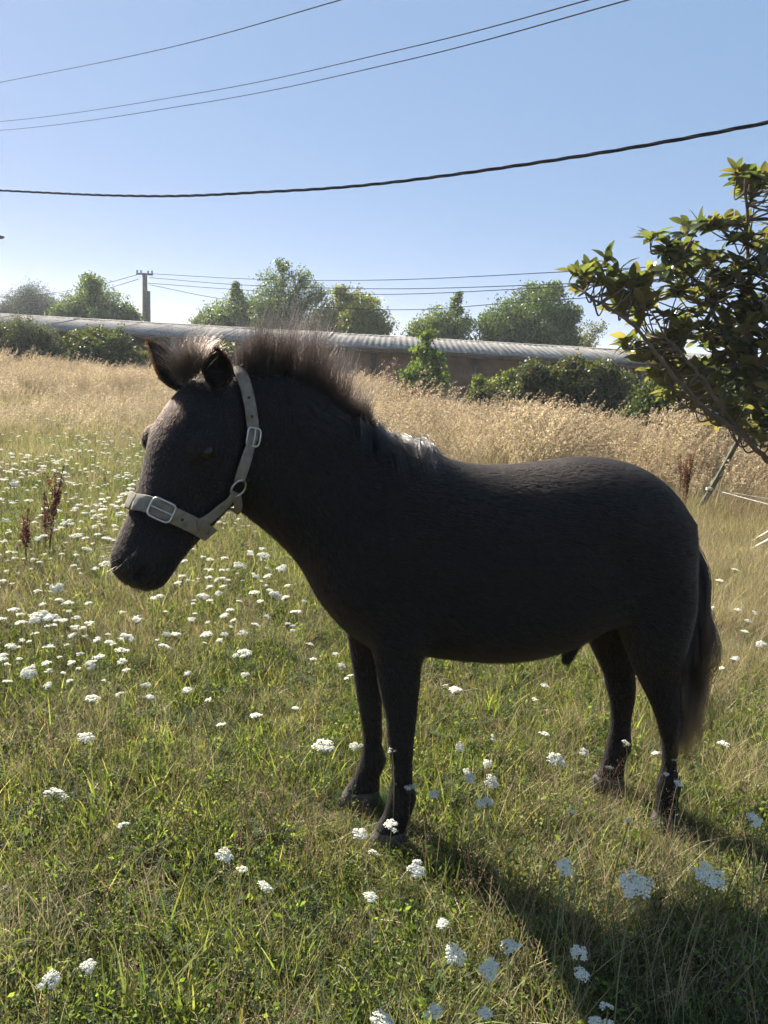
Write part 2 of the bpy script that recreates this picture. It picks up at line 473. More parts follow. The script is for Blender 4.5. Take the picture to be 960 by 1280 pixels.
def merge_mesh(me, parts):
    """add closed pieces (ears) to the body mesh"""
    n = len(me.vertices); V = np.empty(n * 3, np.float32); me.vertices.foreach_get('co', V); V = V.reshape(-1, 3)
    lt = np.empty(len(me.polygons), np.int32); me.polygons.foreach_get('loop_total', lt)
    lv = np.empty(len(me.loops), np.int32); me.loops.foreach_get('vertex_index', lv)
    ls = np.empty(len(me.polygons), np.int32); me.polygons.foreach_get('loop_start', ls)
    q = lv[(ls[lt == 4][:, None] + np.arange(4))]; t = lv[(ls[lt == 3][:, None] + np.arange(3))] if (lt == 3).any() else np.zeros((0, 3), int)
    F4 = [q]; off = n; VV = [V]
    for v, f in parts: F4.append(f + off); VV.append(v); off += len(v)
    return mesh_np('body', np.concatenate(VV), [np.concatenate(F4), t], smooth=True)

pony = empty('pony', PONY_O, PONY_RZ, label='dark brown young pony in a beige halter standing side-on in the flowery meadow', cat='pony')
m_skin = mat_simple('pony_skin', (.012, .010, .010), rough=.75, var=.3, scale=14, spec=.15)
raw = build_pony_mesh()
ear_parts = [ear_mesh(e['base'], arr(e['tip']) - e['base'], e['out'], e['wd'], float(np.linalg.norm(arr(e['tip']) - e['base']))) for e in EARS]
body_me = merge_mesh(raw, ear_parts)
body_me.materials.append(m_skin)
m_hoof = mat_simple('hoof_horn', (.060, .052, .045), rough=.6, var=.45, scale=40, bump=.4, bscale=120, spec=.3)
body_me.materials.append(m_hoof)
_pc = np.empty(len(body_me.polygons) * 3, np.float32); body_me.polygons.foreach_get('center', _pc)
body_me.polygons.foreach_set('material_index', (_pc.reshape(-1, 3)[:, 2] < .05).astype(np.int32))
body = obj('body', body_me, pony)

# ---------------------------------------------------------------- eyes, coat, mane, forelock, tail, whiskers
def mesh_arrays(me):
    me.calc_loop_triangles()
    V = np.empty(len(me.vertices) * 3, np.float32); me.vertices.foreach_get('co', V)
    T = np.empty(len(me.loop_triangles) * 3, np.int32); me.loop_triangles.foreach_get('vertices', T)
    Nn = np.empty(len(me.vertices) * 3, np.float32); me.vertices.foreach_get('normal', Nn)
    return V.reshape(-1, 3).astype(float), T.reshape(-1, 3), Nn.reshape(-1, 3).astype(float)

BV, BT, BN = mesh_arrays(body_me)
body_bvh = BVHTree.FromPolygons([tuple(v) for v in BV], [tuple(t) for t in BT])

m_eye = mat_simple('eye_dark', (.012, .008, .006), rough=.25, var=.1, spec=.35)
for s in (1, -1):
    u = np.linspace(0, math.pi, 13); v = np.arange(20) * 2 * math.pi / 20
    S = np.stack([np.sin(u)[:, None] * np.cos(v), np.sin(u)[:, None] * np.sin(v), np.repeat(np.cos(u)[:, None], 20, 1)], -1).reshape(-1, 3) * .0185
    i = np.arange(12)[:, None] * 20; j = np.arange(20)[None]; j2 = (j + 1) % 20
    e = MB(); e.add(S + hp(.137, .036, s * .0925), np.stack([i + j, i + 20 + j, i + 20 + j2, i + j2], -1).reshape(-1, 4))
    obj('eye', e.mesh('eye', m_eye, True), pony)

m_coat = mat_hair_col('coat_hair', (.0013, .0010, .0010), (.0150, .0090, .0063), rough=.45, radial=.65, ior=1.42)
m_mane = mat_hair_col('mane_hair', (.0022, .0017, .0015), (.0115, .0080, .0064), rough=.3, radial=.45, ior=1.45)
m_tail = mat_hair_col('tail_hair', (.0024, .0017, .0014), (.026, .0165, .0098), rough=.25, radial=.4)

def unit(v): return v / (np.linalg.norm(v, axis=-1, keepdims=True) + 1e-12)

def grow(p, d, length, m=6, pull=(0, 0, 0), frizz=0.0, seed=0):
    """strands that start at p in direction d, bend by 'pull' and wander by 'frizz'"""
    g = np.random.default_rng(seed); n = len(p); P = np.zeros((n, m, 3)); P[:, 0] = p
    st = (np.broadcast_to(arr(length), (n,)) / (m - 1))[:, None]; d = unit(d.copy()); pull = np.broadcast_to(arr(pull), (n, 3))
    for i in range(1, m):
        P[:, i] = P[:, i - 1] + d * st
        d = unit(d + pull + g.normal(0, 1, (n, 3)) * frizz)
    return P

# coat
n_coat = 260000
tri = BV[BT]; cr = np.cross(tri[:, 1] - tri[:, 0], tri[:, 2] - tri[:, 0]); ar_ = np.linalg.norm(cr, axis=1) / 2
fi = rng.choice(len(BT), n_coat, p=ar_ / ar_.sum())
b1 = rng.random(n_coat); b2 = rng.random(n_coat); k_ = b1 + b2 > 1; b1[k_] = 1 - b1[k_]; b2[k_] = 1 - b2[k_]
cp = tri[fi, 0] * (1 - b1 - b2)[:, None] + tri[fi, 1] * b1[:, None] + tri[fi, 2] * b2[:, None]
cn = unit(BN[BT[fi, 0]] * (1 - b1 - b2)[:, None] + BN[BT[fi, 1]] * b1[:, None] + BN[BT[fi, 2]] * b2[:, None])
rh = cp - HP0; th = rh @ HL; rad_h = np.linalg.norm(rh - th[:, None] * HL, axis=1)
is_head = np.clip((.20 - rad_h) / .05, 0, 1) * np.clip((th + .07) / .05, 0, 1)
is_neck = np.clip((-cp[:, 0] - .02) / .12, 0, 1) * np.clip((cp[:, 2] - .62) / .1, 0, 1)
is_leg = np.clip((.56 - cp[:, 2]) / .12, 0, 1)
is_ear = (cp[:, 2] > 1.195) & (cp[:, 0] < -.39)
fl = np.tile(arr((.95, 0, -.32)), (n_coat, 1))
fl = fl * (1 - is_neck[:, None]) + arr((.62, 0, -.75)) * is_neck[:, None]
fl = fl * (1 - is_leg[:, None]) + arr((.18, 0, -1)) * is_leg[:, None]
fl = fl * (1 - is_head[:, None]) + HL * is_head[:, None]
fl[is_ear] = (-.2, -.1, .8)
fl += np.stack([vnoise(cp[:, 0] * 10, cp[:, 2] * 10 + cp[:, 1] * 7, 1.2) - .5, np.zeros(n_coat), vnoise(cp[:, 0] * 10 + 9, cp[:, 2] * 10 + cp[:, 1] * 7, 1.2) - .5], 1) * .22
ft = unit(fl - cn * np.sum(fl * cn, 1)[:, None] + rng.normal(0, .07, (n_coat, 3)))
ln = .014 * (1 - is_head * .58) * (1 - is_leg * .55)
ln = ln + .009 * np.clip((-cn[:, 2] - .3) / .5, 0, 1) * (1 - is_head * .5) * (cp[:, 2] > .42)      # longer under the belly, chest and jaw
ln = ln + .003 * (np.abs(cp[:, 2] - .12) < .06)                                                   # feathered fetlocks
ln = ln * (.7 + .6 * rng.random(n_coat)); ln[is_ear] *= .35
hoof = cp[:, 2] < .055
ln[hoof] *= .12
lift = .17 + .12 * rng.random(n_coat)
kh = ~hoof; P = grow(cp[kh], (ft + cn * lift[:, None])[kh], ln[kh], 4, pull=ft[kh] * .12 + arr((0, 0, -.05)), frizz=.035, seed=3)
hair_obj('coat', P, .00034, m_coat, pony, kind='stuff')

# mane: upright along the crest, falling over to the near side at the withers
crest = catmull([(-.405, -.062, 1.185), (-.33, -.04, 1.203), (-.25, -.02, 1.190), (-.17, -.006, 1.148), (-.10, 0, 1.094), (-.05, 0, 1.06), (.02, 0, 1.045), (.085, 0, 1.03)], 12)
cs = np.linspace(0, 1, len(crest))
def on_crest(s): return np.stack([np.interp(s, cs, crest[:, k]) for k in range(3)], 1)
def clumped(n, nc, s0, s1, dirfun, lenfun, spread, pull, frizz, m=8, seed=1, tip_pull=.5, jit=.016):
    g = np.random.default_rng(seed)
    sc_ = s0 + (s1 - s0) * g.random(nc); dc = dirfun(sc_, g); lc = lenfun(sc_, g)
    k = g.integers(0, nc, n); s = np.clip(sc_[k] + g.normal(0, jit, n), 0, 1)
    p = on_crest(s) + np.stack([g.normal(0, .004, n), g.normal(0, spread, n), np.zeros(n) - .012], 1)
    d = unit(dc[k] + g.normal(0, .13, (n, 3)))
    l = lc[k] * (.35 + .65 * g.random(n) ** .7)
    P = grow(p, d, l, m, pull, frizz, seed + 5)
    c = on_crest(sc_)[k]
    t = np.linspace(0, 1, m)[None, :, None]
    C = c[:, None, :] + (dc / np.linalg.norm(dc, axis=1, keepdims=True))[k][:, None, :] * (t * l[:, None, None])
    off = C - P
    if tip_pull: P = P + off * (t * tip_pull * g.random(n)[:, None, None])
    return P
up_dir = lambda s, g: np.stack([.10 + .30 * (s - .3) + g.normal(0, .14, len(s)), -.05 + g.normal(0, .18, len(s)), np.ones(len(s))], 1)
up_len = lambda s, g: np.interp(s, [0, .12, .3, .5, .62, .70], [.085, .15, .18, .165, .12, .05]) * (.5 + .75 * g.random(len(s)))
Pm = [clumped(3600, 95, .05, .66, up_dir, up_len, .013, (0, 0, 0), .055, seed=11)]
Pm.append(clumped(3200, 90, .04, .70, up_dir, lambda s, g: .055 * (.6 + .7 * g.random(len(s))), .018, (0, 0, 0), .08, seed=12, tip_pull=0))
hair_obj('mane', np.concatenate(Pm), .00032, m_mane, pony, kind='stuff')
fall_dir = lambda s, g: np.stack([.30 + g.normal(0, .28, len(s)), -.95 + g.normal(0, .2, len(s)), .62 + g.normal(0, .2, len(s))], 1)
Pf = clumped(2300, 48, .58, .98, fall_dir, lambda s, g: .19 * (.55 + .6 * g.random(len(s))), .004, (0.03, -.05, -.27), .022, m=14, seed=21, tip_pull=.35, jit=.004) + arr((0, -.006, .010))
Pb = clumped(1100, 40, .80, 1.0, lambda s, g: np.stack([.9 + g.normal(0, .2, len(s)), g.normal(0, .3, len(s)), .55 + g.normal(0, .2, len(s))], 1), lambda s, g: .075 * (.5 + .6 * g.random(len(s))), .018, (.02, 0, -.10), .07, m=14, seed=22, tip_pull=0)
m_fall = mat_hair_col('mane_fall_hair', (.0022, .0018, .0016), (.016, .0125, .0105), rough=.2, radial=.3, ior=1.48)  # highlights on the fallen strands are put into the paler tip colour
hair_obj('mane', Pb, .00030, m_mane, pony, kind='stuff')
hair_obj('mane', Pf, .00034, m_fall, pony, kind='stuff', label='end of the mane falling over the withers, highlights coloured into its tips')
# forelock
g_ = np.random.default_rng(31); n = 1300; nc = 34
fr = np.stack([hp(.0, .085, 0)] * n) + HW * g_.normal(-.014, .020, n)[:, None] + HL * g_.normal(-.015, .012, n)[:, None]
dcl = unit(np.stack([g_.normal(.02, .60, nc), g_.normal(.0, .35, nc), .62 + .3 * g_.random(nc)], 1)); kk = g_.integers(0, nc, n)
hair_obj('forelock', grow(fr, dcl[kk] + g_.normal(0, .12, (n, 3)), (.055 + .075 * g_.random(nc))[kk] * (.5 + .5 * g_.random(n)), 8, (0.045, 0, -.015), .06, 32), .00032, m_mane, pony, kind='stuff')
# ear rim hair, coloured paler to carry the backlit glow of the edges
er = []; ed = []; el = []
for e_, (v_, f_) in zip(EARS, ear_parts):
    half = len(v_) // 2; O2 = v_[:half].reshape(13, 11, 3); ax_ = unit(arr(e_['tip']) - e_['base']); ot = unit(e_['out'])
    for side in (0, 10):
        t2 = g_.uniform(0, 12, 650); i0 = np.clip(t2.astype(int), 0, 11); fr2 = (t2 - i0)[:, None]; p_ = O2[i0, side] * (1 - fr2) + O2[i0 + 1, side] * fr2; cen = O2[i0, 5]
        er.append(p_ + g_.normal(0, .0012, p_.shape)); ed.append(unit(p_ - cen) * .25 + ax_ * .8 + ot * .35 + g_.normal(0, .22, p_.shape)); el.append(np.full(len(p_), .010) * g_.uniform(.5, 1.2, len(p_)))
m_earh = mat_hair('backlit_ear_hair', .86, red=.35, rough=.35, rand=.4, radial=.5, tip=.72)
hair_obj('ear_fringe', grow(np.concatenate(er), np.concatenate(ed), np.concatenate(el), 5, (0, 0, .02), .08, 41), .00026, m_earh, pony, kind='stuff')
# whiskers on chin and muzzle
n = 90; tw = .36 + .08 * g_.random(n); aw = g_.uniform(-2.6, 2.6, n)
wp = []; wd_ = []
for t_, a_ in zip(tw, aw):
    d_ = HD * math.cos(a_) + HW * math.sin(a_); h_ = body_bvh.ray_cast(Vector(hp(t_) + d_ * .3), Vector(-d_))
    if h_[0] is not None: wp.append(h_[0]); wd_.append(arr(h_[1]) + HL * .4)
hair_obj('whisker', grow(arr(wp), arr(wd_), .018 + .02 * g_.random(len(wp)), 5, (0, 0, -.05), .05, 33), .00022, m_mane, pony, kind='stuff')
# tail
n = 6200; nc = 85
kc = g_.integers(0, nc, n); sc0 = g_.random(nc)
droot = catmull([(.752, -.002, .885), (.785, -.004, .858), (.808, -.006, .812), (.818, -.008, .752)], 10)
rs = np.clip(sc0[kc] + g_.normal(0, .05, n), 0, 1)
root = np.stack([np.interp(rs, np.linspace(0, 1, len(droot)), droot[:, k]) for k in range(3)], 1) + np.stack([g_.normal(0, .006, n), g_.normal(0, .016, n), np.zeros(n)], 1)
m = 26; t = np.linspace(0, 1, m)
tipz = np.clip(.20 + .10 * np.abs(g_.normal(0, 1, nc)), .17, .62)[kc] + .03 * g_.normal(0, 1, n)
cx = (.838 + .026 * np.clip(g_.normal(0, 1, nc), -1.5, 1.1))[kc]; cy = (-.055 + .034 * np.clip(g_.normal(0, 1, nc), -1.6, 1.6))[kc]
ph = (g_.random(nc) * 6.28)[kc]; am = (.009 + .016 * g_.random(nc))[kc]; fq = (10 + 10 * g_.random(nc))[kc]
own = g_.normal(0, 1, (n, 2)) * arr((.0055, .007))
S = np.zeros((n, m, 3)); e = 1 - np.exp(-t[None, :] * 4.2)
belly_ = np.sin(np.clip(t, 0, 1) * math.pi) * .012
S[:, :, 0] = root[:, None, 0] + (cx - root[:, 0] + own[:, 0])[:, None] * e + belly_ + (am[:, None] * np.sin(fq[:, None] * t + ph[:, None]) * t) + .040 * np.clip(t - .45, 0, 1) ** 1.3 * (1 + .5 * np.sin(ph))[:, None]
S[:, :, 1] = root[:, None, 1] + (cy - root[:, 1] + own[:, 1])[:, None] * e + (am[:, None] * np.cos(fq[:, None] * t * 1.1 + ph[:, None] * 2) * t)
S[:, :, 2] = root[:, None, 2] + (tipz - root[:, 2])[:, None] * (t[None, :] ** 1.05)
S[:70, :, 0] += .06 * t[None, :] ** 5
S += g_.normal(0, .0012, S.shape) * t[None, :, None]
hair_obj('tail', S, .00050, m_tail, pony, kind='stuff')

# ---------------------------------------------------------------- the halter (worn by the pony, a thing of its own)
HO = hp(.2)
halter = empty('halter', PONY_O + arr(Matrix.Rotation(PONY_RZ, 3, 'Z') @ Vector(HO)), PONY_RZ, label='beige webbing halter with metal buckles and ring on the head of the pony', cat='halter')
def mat_web():
    m, nt, out = new_mat('beige_webbing'); L = nt.links.new
    b = N(nt, 'ShaderNodeBsdfPrincipled', Roughness=.8); b.inputs['Specular IOR Level'].default_value = .25
    at = N(nt, 'ShaderNodeAttribute', attribute_name='col')                     # x across, y along the strap
    sp = N(nt, 'ShaderNodeSeparateXYZ'); L(at.outputs['Color'], sp.inputs[0])
    tc = N(nt, 'ShaderNodeTexCoord'); nz = N(nt, 'ShaderNodeTexNoise', Scale=60.0, Detail=5.0); L(tc.outputs['Object'], nz.inputs[0])
    cr_ = N(nt, 'ShaderNodeValToRGB'); cr_.color_ramp.elements[0].color = (.18, .152, .115, 1); cr_.color_ramp.elements[1].color = (.32, .28, .22, 1)
    cr_.color_ramp.elements[0].position = .3; cr_.color_ramp.elements[1].position = .7
    L(nz.outputs[0], cr_.inputs[0]); L(cr_.outputs[0], b.inputs['Base Color'])
    a_ = N(nt, 'ShaderNodeMath', operation='MULTIPLY'); a_.inputs[1].default_value = 90.0; L(sp.outputs[0], a_.inputs[0])
    s1 = N(nt, 'ShaderNodeMath', operation='SINE'); L(a_.outputs[0], s1.inputs[0])
    c_ = N(nt, 'ShaderNodeMath', operation='MULTIPLY'); c_.inputs[1].default_value = 3000.0; L(sp.outputs[1], c_.inputs[0])
    s2 = N(nt, 'ShaderNodeMath', operation='SINE'); L(c_.outputs[0], s2.inputs[0])
    mm = N(nt, 'ShaderNodeMath', operation='MULTIPLY'); L(s1.outputs[0], mm.inputs[0]); L(s2.outputs[0], mm.inputs[1])
    bp = N(nt, 'ShaderNodeBump', Strength=.5, Distance=.001); L(mm.outputs[0], bp.inputs['Height']); L(bp.outputs[0], b.inputs['Normal'])
    tr = N(nt, 'ShaderNodeBsdfTranslucent'); tr.inputs[0].default_value = (.3, .24, .17, 1)
    ms = N(nt, 'ShaderNodeMixShader', Fac=.12); L(b.outputs[0], ms.inputs[1]); L(tr.outputs[0], ms.inputs[2]); L(ms.outputs[0], out.inputs[0])
    return m
m_web = mat_web()
m_steel = mat_simple('buckle_steel', (.55, .55, .53), rough=.33, metal=1.0, var=.2, scale=120, bump=.1, bscale=200)
m_hole = mat_simple('dark_eyelet', (.03, .025, .02), rough=.6)

def h3(t, d, w): return hp(t, d, w)
def wrap(pts, off=.013, per=8):
    """path on the body surface through the given local points; returns points and outward normals"""
    Q = catmull(pts, per); P_ = []; N_ = []
    for q in Q:
        c, nrm, _, _ = body_bvh.find_nearest(Vector(q))
        nrm = arr(nrm); P_.append(arr(c) + nrm * max(off, float(np.dot(q - arr(c), nrm)))); N_.append(nrm)
    P_ = arr(P_); N_ = arr(N_)
    for _ in range(3):
        P_[1:-1] = .5 * P_[1:-1] + .25 * (P_[:-2] + P_[2:]); N_[1:-1] = unit(.5 * N_[1:-1] + .25 * (N_[:-2] + N_[2:]))
    return P_, N_
def strap(name, P_, N_, width, thick=.0032, closed=False, label=None):
    T_ = np.gradient(P_, axis=0)
    if closed: T_[0] = T_[-1] = P_[1] - P_[-2]
    T_ = unit(T_); S_ = unit(np.cross(T_, N_)); N_ = unit(np.cross(S_, T_))
    s = np.concatenate([[0], np.cumsum(np.linalg.norm(np.diff(P_, axis=0), axis=1))])
    prof = [(-.5, 0), (-.46, .8), (-.2, 1), (.2, 1), (.46, .8), (.5, 0), (.46, -.8), (-.46, -.8)]
    V = np.stack([P_ + S_ * (a * width) + N_ * (b * thick * .5) for a, b in prof], 1).reshape(-1, 3) - HO
    cc = np.stack([np.stack([np.full(len(s), a), s, np.zeros(len(s))], 1) for a, b in prof], 1).reshape(-1, 3)
    k = len(prof); i = np.arange(len(P_) - 1)[:, None] * k; j = np.arange(k)[None]; j2 = (j + 1) % k
    F = [np.stack([i + j, i + j2, i + k + j2, i + k + j], -1).reshape(-1, 4)]
    mb_ = MB(); mb_.add(V, F[0]); mb_.C = [cc]
    e_ = (len(P_) - 1) * k
    mb_.F4.append(np.array([[0, 7, 6, 5], [0, 5, 4, 1], [1, 4, 3, 2], [e_ + 5, e_ + 6, e_ + 7, e_], [e_ + 1, e_ + 4, e_ + 5, e_], [e_ + 2, e_ + 3, e_ + 4, e_ + 1]]))
    return obj(name, mb_.mesh(name, m_web, True), halter, label=label)
mir = lambda L_: [h3(t, d, -w) for t, d, w in L_]
nb = [(.287, .070, 0), (.281, .058, .034), (.281, .020, .062), (.279, -.040, .062), (.276, -.100, .040)]
pts = [h3(*q) for q in nb] + [h3(.272, -.150, 0)] + mir(nb[::-1])
nP, nN = wrap(pts); strap('noseband', nP, nN, .036)
ck = [(.277, -.042, .062), (.240, -.066, .064), (.198, -.080, .070), (.172, -.083, .077)]
cw = [(.148, -.080, .084), (.122, -.071, .090), (.077, -.064, .089), (.045, -.062, .088), (.012, -.042, .082), (-.026, -.016, .072), (-.058, .002, .056)]
tl = [(.178, -.100, .076), (.190, -.140, .052), (.196, -.178, 0)]
for s in (1, -1):
    q = lambda L_: [h3(t, d, w * s) for t, d, w in L_]
    cP, cN = wrap(q(ck)); strap('cheek_strap', cP + cN * .003, cN, .031)
    if s == 1:
        top = [(-.40, -.048, 1.206)]
    kP, kN = wrap(q(cw) + [arr((-.385, -.058, 1.205))], per=6); strap('crown_strap', kP, kN, .028)
    rP, rN = wrap(q([(.160, -.084, .080), (.161, -.085, .080), (.162, -.085, .080)]), off=.016, per=2)
    c, nr = rP[2], rN[2]
    a = np.linspace(0, 2 * math.pi, 25)[:-1]; e1 = unit(np.cross(nr, HL)); e2 = np.cross(nr, e1)
    mb_ = MB(); ring = c + np.outer(np.cos(a), e1) * .0205 + np.outer(np.sin(a), e2) * .0205; tube(mb_, np.concatenate([ring, ring[:2]]) - HO, .0026, 8, caps=False)
    obj('ring', mb_.mesh('ring', m_steel, True), halter)
tP, tN = wrap([h3(t, d, w) for t, d, w in tl] + mir(tl[:2][::-1])); strap('throat_strap', tP, tN, .026)

def buckle(name, P_, N_, i, length, width, off=.005):
    T_ = unit(P_[min(i + 1, len(P_) - 1)] - P_[max(i - 1, 0)]); n_ = N_[i]; s_ = unit(np.cross(T_, n_)); n_ = np.cross(s_, T_); c = P_[i] + n_ * off
    a = np.linspace(0, 2 * math.pi, 33)[:-1]
    x = sgnpow(np.cos(a), .42) * length / 2; y = sgnpow(np.sin(a), .42) * width / 2
    ring = c + np.outer(x, T_) + np.outer(y, s_) - np.outer((x / length) ** 2 * .012, n_)
    mb_ = MB(); tube(mb_, np.concatenate([ring, ring[:2]]) - HO, .0024, 8, caps=False)
    b_ = obj(name, mb_.mesh(name, m_steel, True), halter)
    mb_ = MB(); tube(mb_, arr([c - T_ * length * .47 + n_ * .002, c + n_ * .004, c + T_ * length * .47 + n_ * .002]) - HO, .0018, 6)
    obj('buckle_tongue', mb_.mesh('buckle_tongue', m_steel, True), b_)
d = np.linalg.norm(nP - h3(.281, .042, .050), axis=1); buckle('noseband_buckle', nP, nN, int(np.argmin(d)), .050, .041)
kP, kN = wrap([h3(*q_) for q_ in cw] + [arr((-.385, -.058, 1.205))], per=6)
d = np.linalg.norm(kP - h3(.050, -.062, .088), axis=1); buckle('crown_buckle', kP, kN, int(np.argmin(d)), .040, .032)
for P_, N_, target in ((nP, nN, h3(.281, -.002, .064)), (nP, nN, h3(.276, -.085, .05)), (kP, kN, h3(.01, -.04, .082)), (kP, kN, h3(-.02, -.02, .074))):
    i = int(np.argmin(np.linalg.norm(P_ - target, axis=1))); n_ = N_[i]; e1 = unit(np.cross(n_, HL)); e2 = np.cross(n_, e1); a = np.linspace(0, 2 * math.pi, 13)[:-1]
    c = P_[i] + n_ * .0022; rim = c + np.outer(np.cos(a), e1) * .0036 + np.outer(np.sin(a), e2) * .0036
    mb_ = MB(); mb_.add(np.concatenate([rim, [c + n_ * .0004]]) - HO, np.array([(q_, (q_ + 1) % 12, 12) for q_ in range(12)]))
    obj('eyelet', mb_.mesh('eyelet', m_hole), halter)

# ---------------------------------------------------------------- where things stand (world coordinates, metres)
CROWN_CONIFER = [(-30.32, 63.16, 3.29, 1.33), (-28.23, 62.13, 3.77, 1.46), (-26.80, 61.28, 3.26, 0.93), (-29.07, 62.62, 4.25, 0.86), (-30.43, 61.78, 2.78, 0.93)]
CROWN_ROUND = [(-16.23, 42.90, 3.43, 0.99), (-17.00, 42.42, 2.93, 0.90), (-15.04, 42.57, 2.84, 0.90), (-15.93, 41.58, 3.96, 0.59), (-14.29, 42.28, 2.58, 0.54), (-17.17, 41.44, 2.46, 0.59), (-16.22, 42.04, 4.39, 0.32)]
CROWN_LOW = [(-9.80, 44.28, 2.80, 0.94), (-8.62, 43.95, 3.15, 1.13), (-8.83, 44.00, 4.09, 0.38), (-10.65, 44.27, 2.53, 0.57), (-7.65, 43.99, 2.99, 0.85), (-8.85, 43.84, 4.59, 0.19)]
CROWN_AIRY = [(-5.97, 40.63, 4.90, 0.73), (-6.34, 40.02, 4.16, 0.94), (-5.03, 40.36, 4.46, 0.86), (-4.43, 40.00, 3.68, 0.94), (-5.55, 39.42, 3.27, 1.11), (-5.85, 40.26, 5.41, 0.34), (-6.61, 39.33, 3.32, 0.77), (-3.94, 40.23, 4.11, 0.56), (-4.64, 39.69, 4.88, 0.39)]
CROWN_YELLOW = [(-2.51, 38.58, 3.39, 0.90), (-1.48, 37.42, 3.12, 0.90), (-2.11, 37.86, 3.85, 0.57), (-0.60, 37.67, 2.82, 0.57), (-3.26, 38.42, 2.96, 0.65), (-2.70, 38.00, 4.12, 0.33), (-1.27, 38.20, 3.70, 0.37)]
CROWN_SPIRE = [(1.83, 35.34, 2.75, 0.77), (1.33, 35.57, 2.45, 0.62), (2.46, 35.51, 2.69, 0.69), (2.81, 36.06, 3.43, 0.27), (2.77, 35.98, 3.85, 0.19), (2.80, 36.12, 4.14, 0.12), (3.21, 36.00, 2.85, 0.39)]
CROWN_DARK = [(5.93, 36.82, 3.69, 0.85), (4.82, 35.22, 3.19, 0.85), (6.73, 35.24, 3.71, 1.00), (7.48, 35.94, 3.09, 0.77), (6.27, 36.43, 4.46, 0.46), (6.99, 35.69, 4.51, 0.42), (4.21, 35.78, 2.83, 0.62), (5.78, 35.43, 2.80, 0.93), (7.95, 35.83, 3.57, 0.46)]
CROWN_PALE = [(9.36, 38.35, 2.99, 0.49), (9.85, 38.10, 3.16, 0.37), (8.81, 37.72, 2.71, 0.37)]
BUSH_GREY = [(-10.51, 20.54, 1.37, 0.31), (-9.62, 20.44, 1.38, 0.35), (-9.13, 20.64, 1.29, 0.31), (-9.87, 20.50, 1.10, 0.53), (-9.26, 20.53, 1.03, 0.44), (-9.99, 20.48, 0.58, 0.49), (-9.28, 20.77, 0.58, 0.44), (-10.70, 20.55, 0.91, 0.57), (-8.82, 20.57, 0.85, 0.26)]
BUSH_BRAMBLE_A = [(-8.31, 20.53, 1.13, 0.31), (-7.79, 20.55, 1.22, 0.35), (-7.09, 20.33, 1.19, 0.31), (-7.48, 20.25, 0.93, 0.52), (-7.02, 20.41, 0.75, 0.44), (-7.99, 20.22, 0.73, 0.39), (-6.55, 20.46, 0.63, 0.35), (-7.40, 20.59, 0.48, 0.44)]
BUSH_BRAMBLE_B = [(-5.18, 20.59, 0.81, 0.44), (-4.44, 20.59, 0.95, 0.44), (-3.75, 20.31, 0.79, 0.39), (-3.24, 20.31, 1.02, 0.31), (-5.69, 20.41, 0.68, 0.26)]
BUSH_BRAMBLE_C = [(1.77, 15.40, 0.49, 0.23), (2.41, 15.41, 0.45, 0.27), (2.76, 15.41, 1.02, 0.27), (3.56, 15.53, 1.18, 0.27), (4.19, 15.49, 1.13, 0.27), (3.11, 15.67, 0.31, 0.33), (3.97, 15.50, 0.26, 0.33), (3.16, 15.37, 0.85, 0.40), (3.77, 15.30, 0.92, 0.43), (4.49, 15.60, 0.79, 0.47), (2.73, 15.50, 0.67, 0.30), (3.56, 15.55, 0.46, 0.40), (4.16, 15.41, 0.44, 0.43)]
BUSH_BRAMBLE_D = [(4.41, 14.07, 0.28, 0.33), (5.23, 14.33, 0.31, 0.37), (5.81, 14.30, 0.27, 0.33), (4.90, 13.98, 0.75, 0.46), (5.49, 13.99, 0.71, 0.49), (5.23, 14.20, 1.02, 0.40), (4.68, 14.32, 0.54, 0.37), (5.77, 14.11, 1.08, 0.37)]
BUSH_BRAMBLE_E = [(6.18, 13.47, 0.30, 0.38), (6.87, 13.47, 0.34, 0.38), (6.09, 13.60, 0.84, 0.50), (6.69, 13.68, 0.80, 0.52), (7.26, 13.74, 0.97, 0.52), (6.31, 13.44, 1.20, 0.41)]
BUSH_YELLOW = [(2.43, 17.43, 0.73, 0.26), (2.19, 17.58, 0.57, 0.26), (2.81, 17.55, 0.61, 0.23), (1.94, 17.42, 0.78, 0.17), (2.68, 17.47, 0.96, 0.15)]
SAPLING = [(0.75, 19.20, 1.38, 0.25), (0.75, 19.32, 0.94, 0.35), (1.09, 19.26, 0.75, 0.33), (0.48, 19.23, 0.75, 0.25), (0.79, 19.29, 1.75, 0.19), (1.08, 19.24, 1.21, 0.21)]
MAGNOLIA = [(1.35, 6.02, 1.91, 0.10), (1.53, 6.06, 1.97, 0.17), (1.77, 6.09, 1.77, 0.22), (1.97, 5.93, 2.08, 0.23), (2.16, 6.09, 1.76, 0.31), (2.07, 6.15, 1.45, 0.23), (2.39, 6.01, 2.06, 0.32), (2.60, 6.20, 1.58, 0.36), (2.32, 6.09, 1.18, 0.19), (2.62, 5.90, 1.19, 0.26), (2.49, 6.05, 2.65, 0.11), (2.60, 5.90, 2.60, 0.14), (2.72, 5.81, 1.83, 0.45), (2.94, 5.87, 2.29, 0.45), (3.14, 5.67, 1.45, 0.58), (3.06, 5.98, 0.97, 0.23), (1.79, 6.03, 1.94, 0.14), (2.23, 5.99, 2.27, 0.14), (1.93, 6.05, 1.32, 0.10), (1.78, 6.02, 1.47, 0.09), (2.15, 6.05, 1.17, 0.10), (2.57, 5.97, 0.94, 0.13), (2.86, 6.02, 0.80, 0.14)]
WIRE_A = [(-29.380, 40.000, 10.746), (-14.671, 30.000, 10.070), (-5.938, 20.000, 8.047), (-1.116, 13.000, 6.499), (1.471, 9.000, 5.633)]
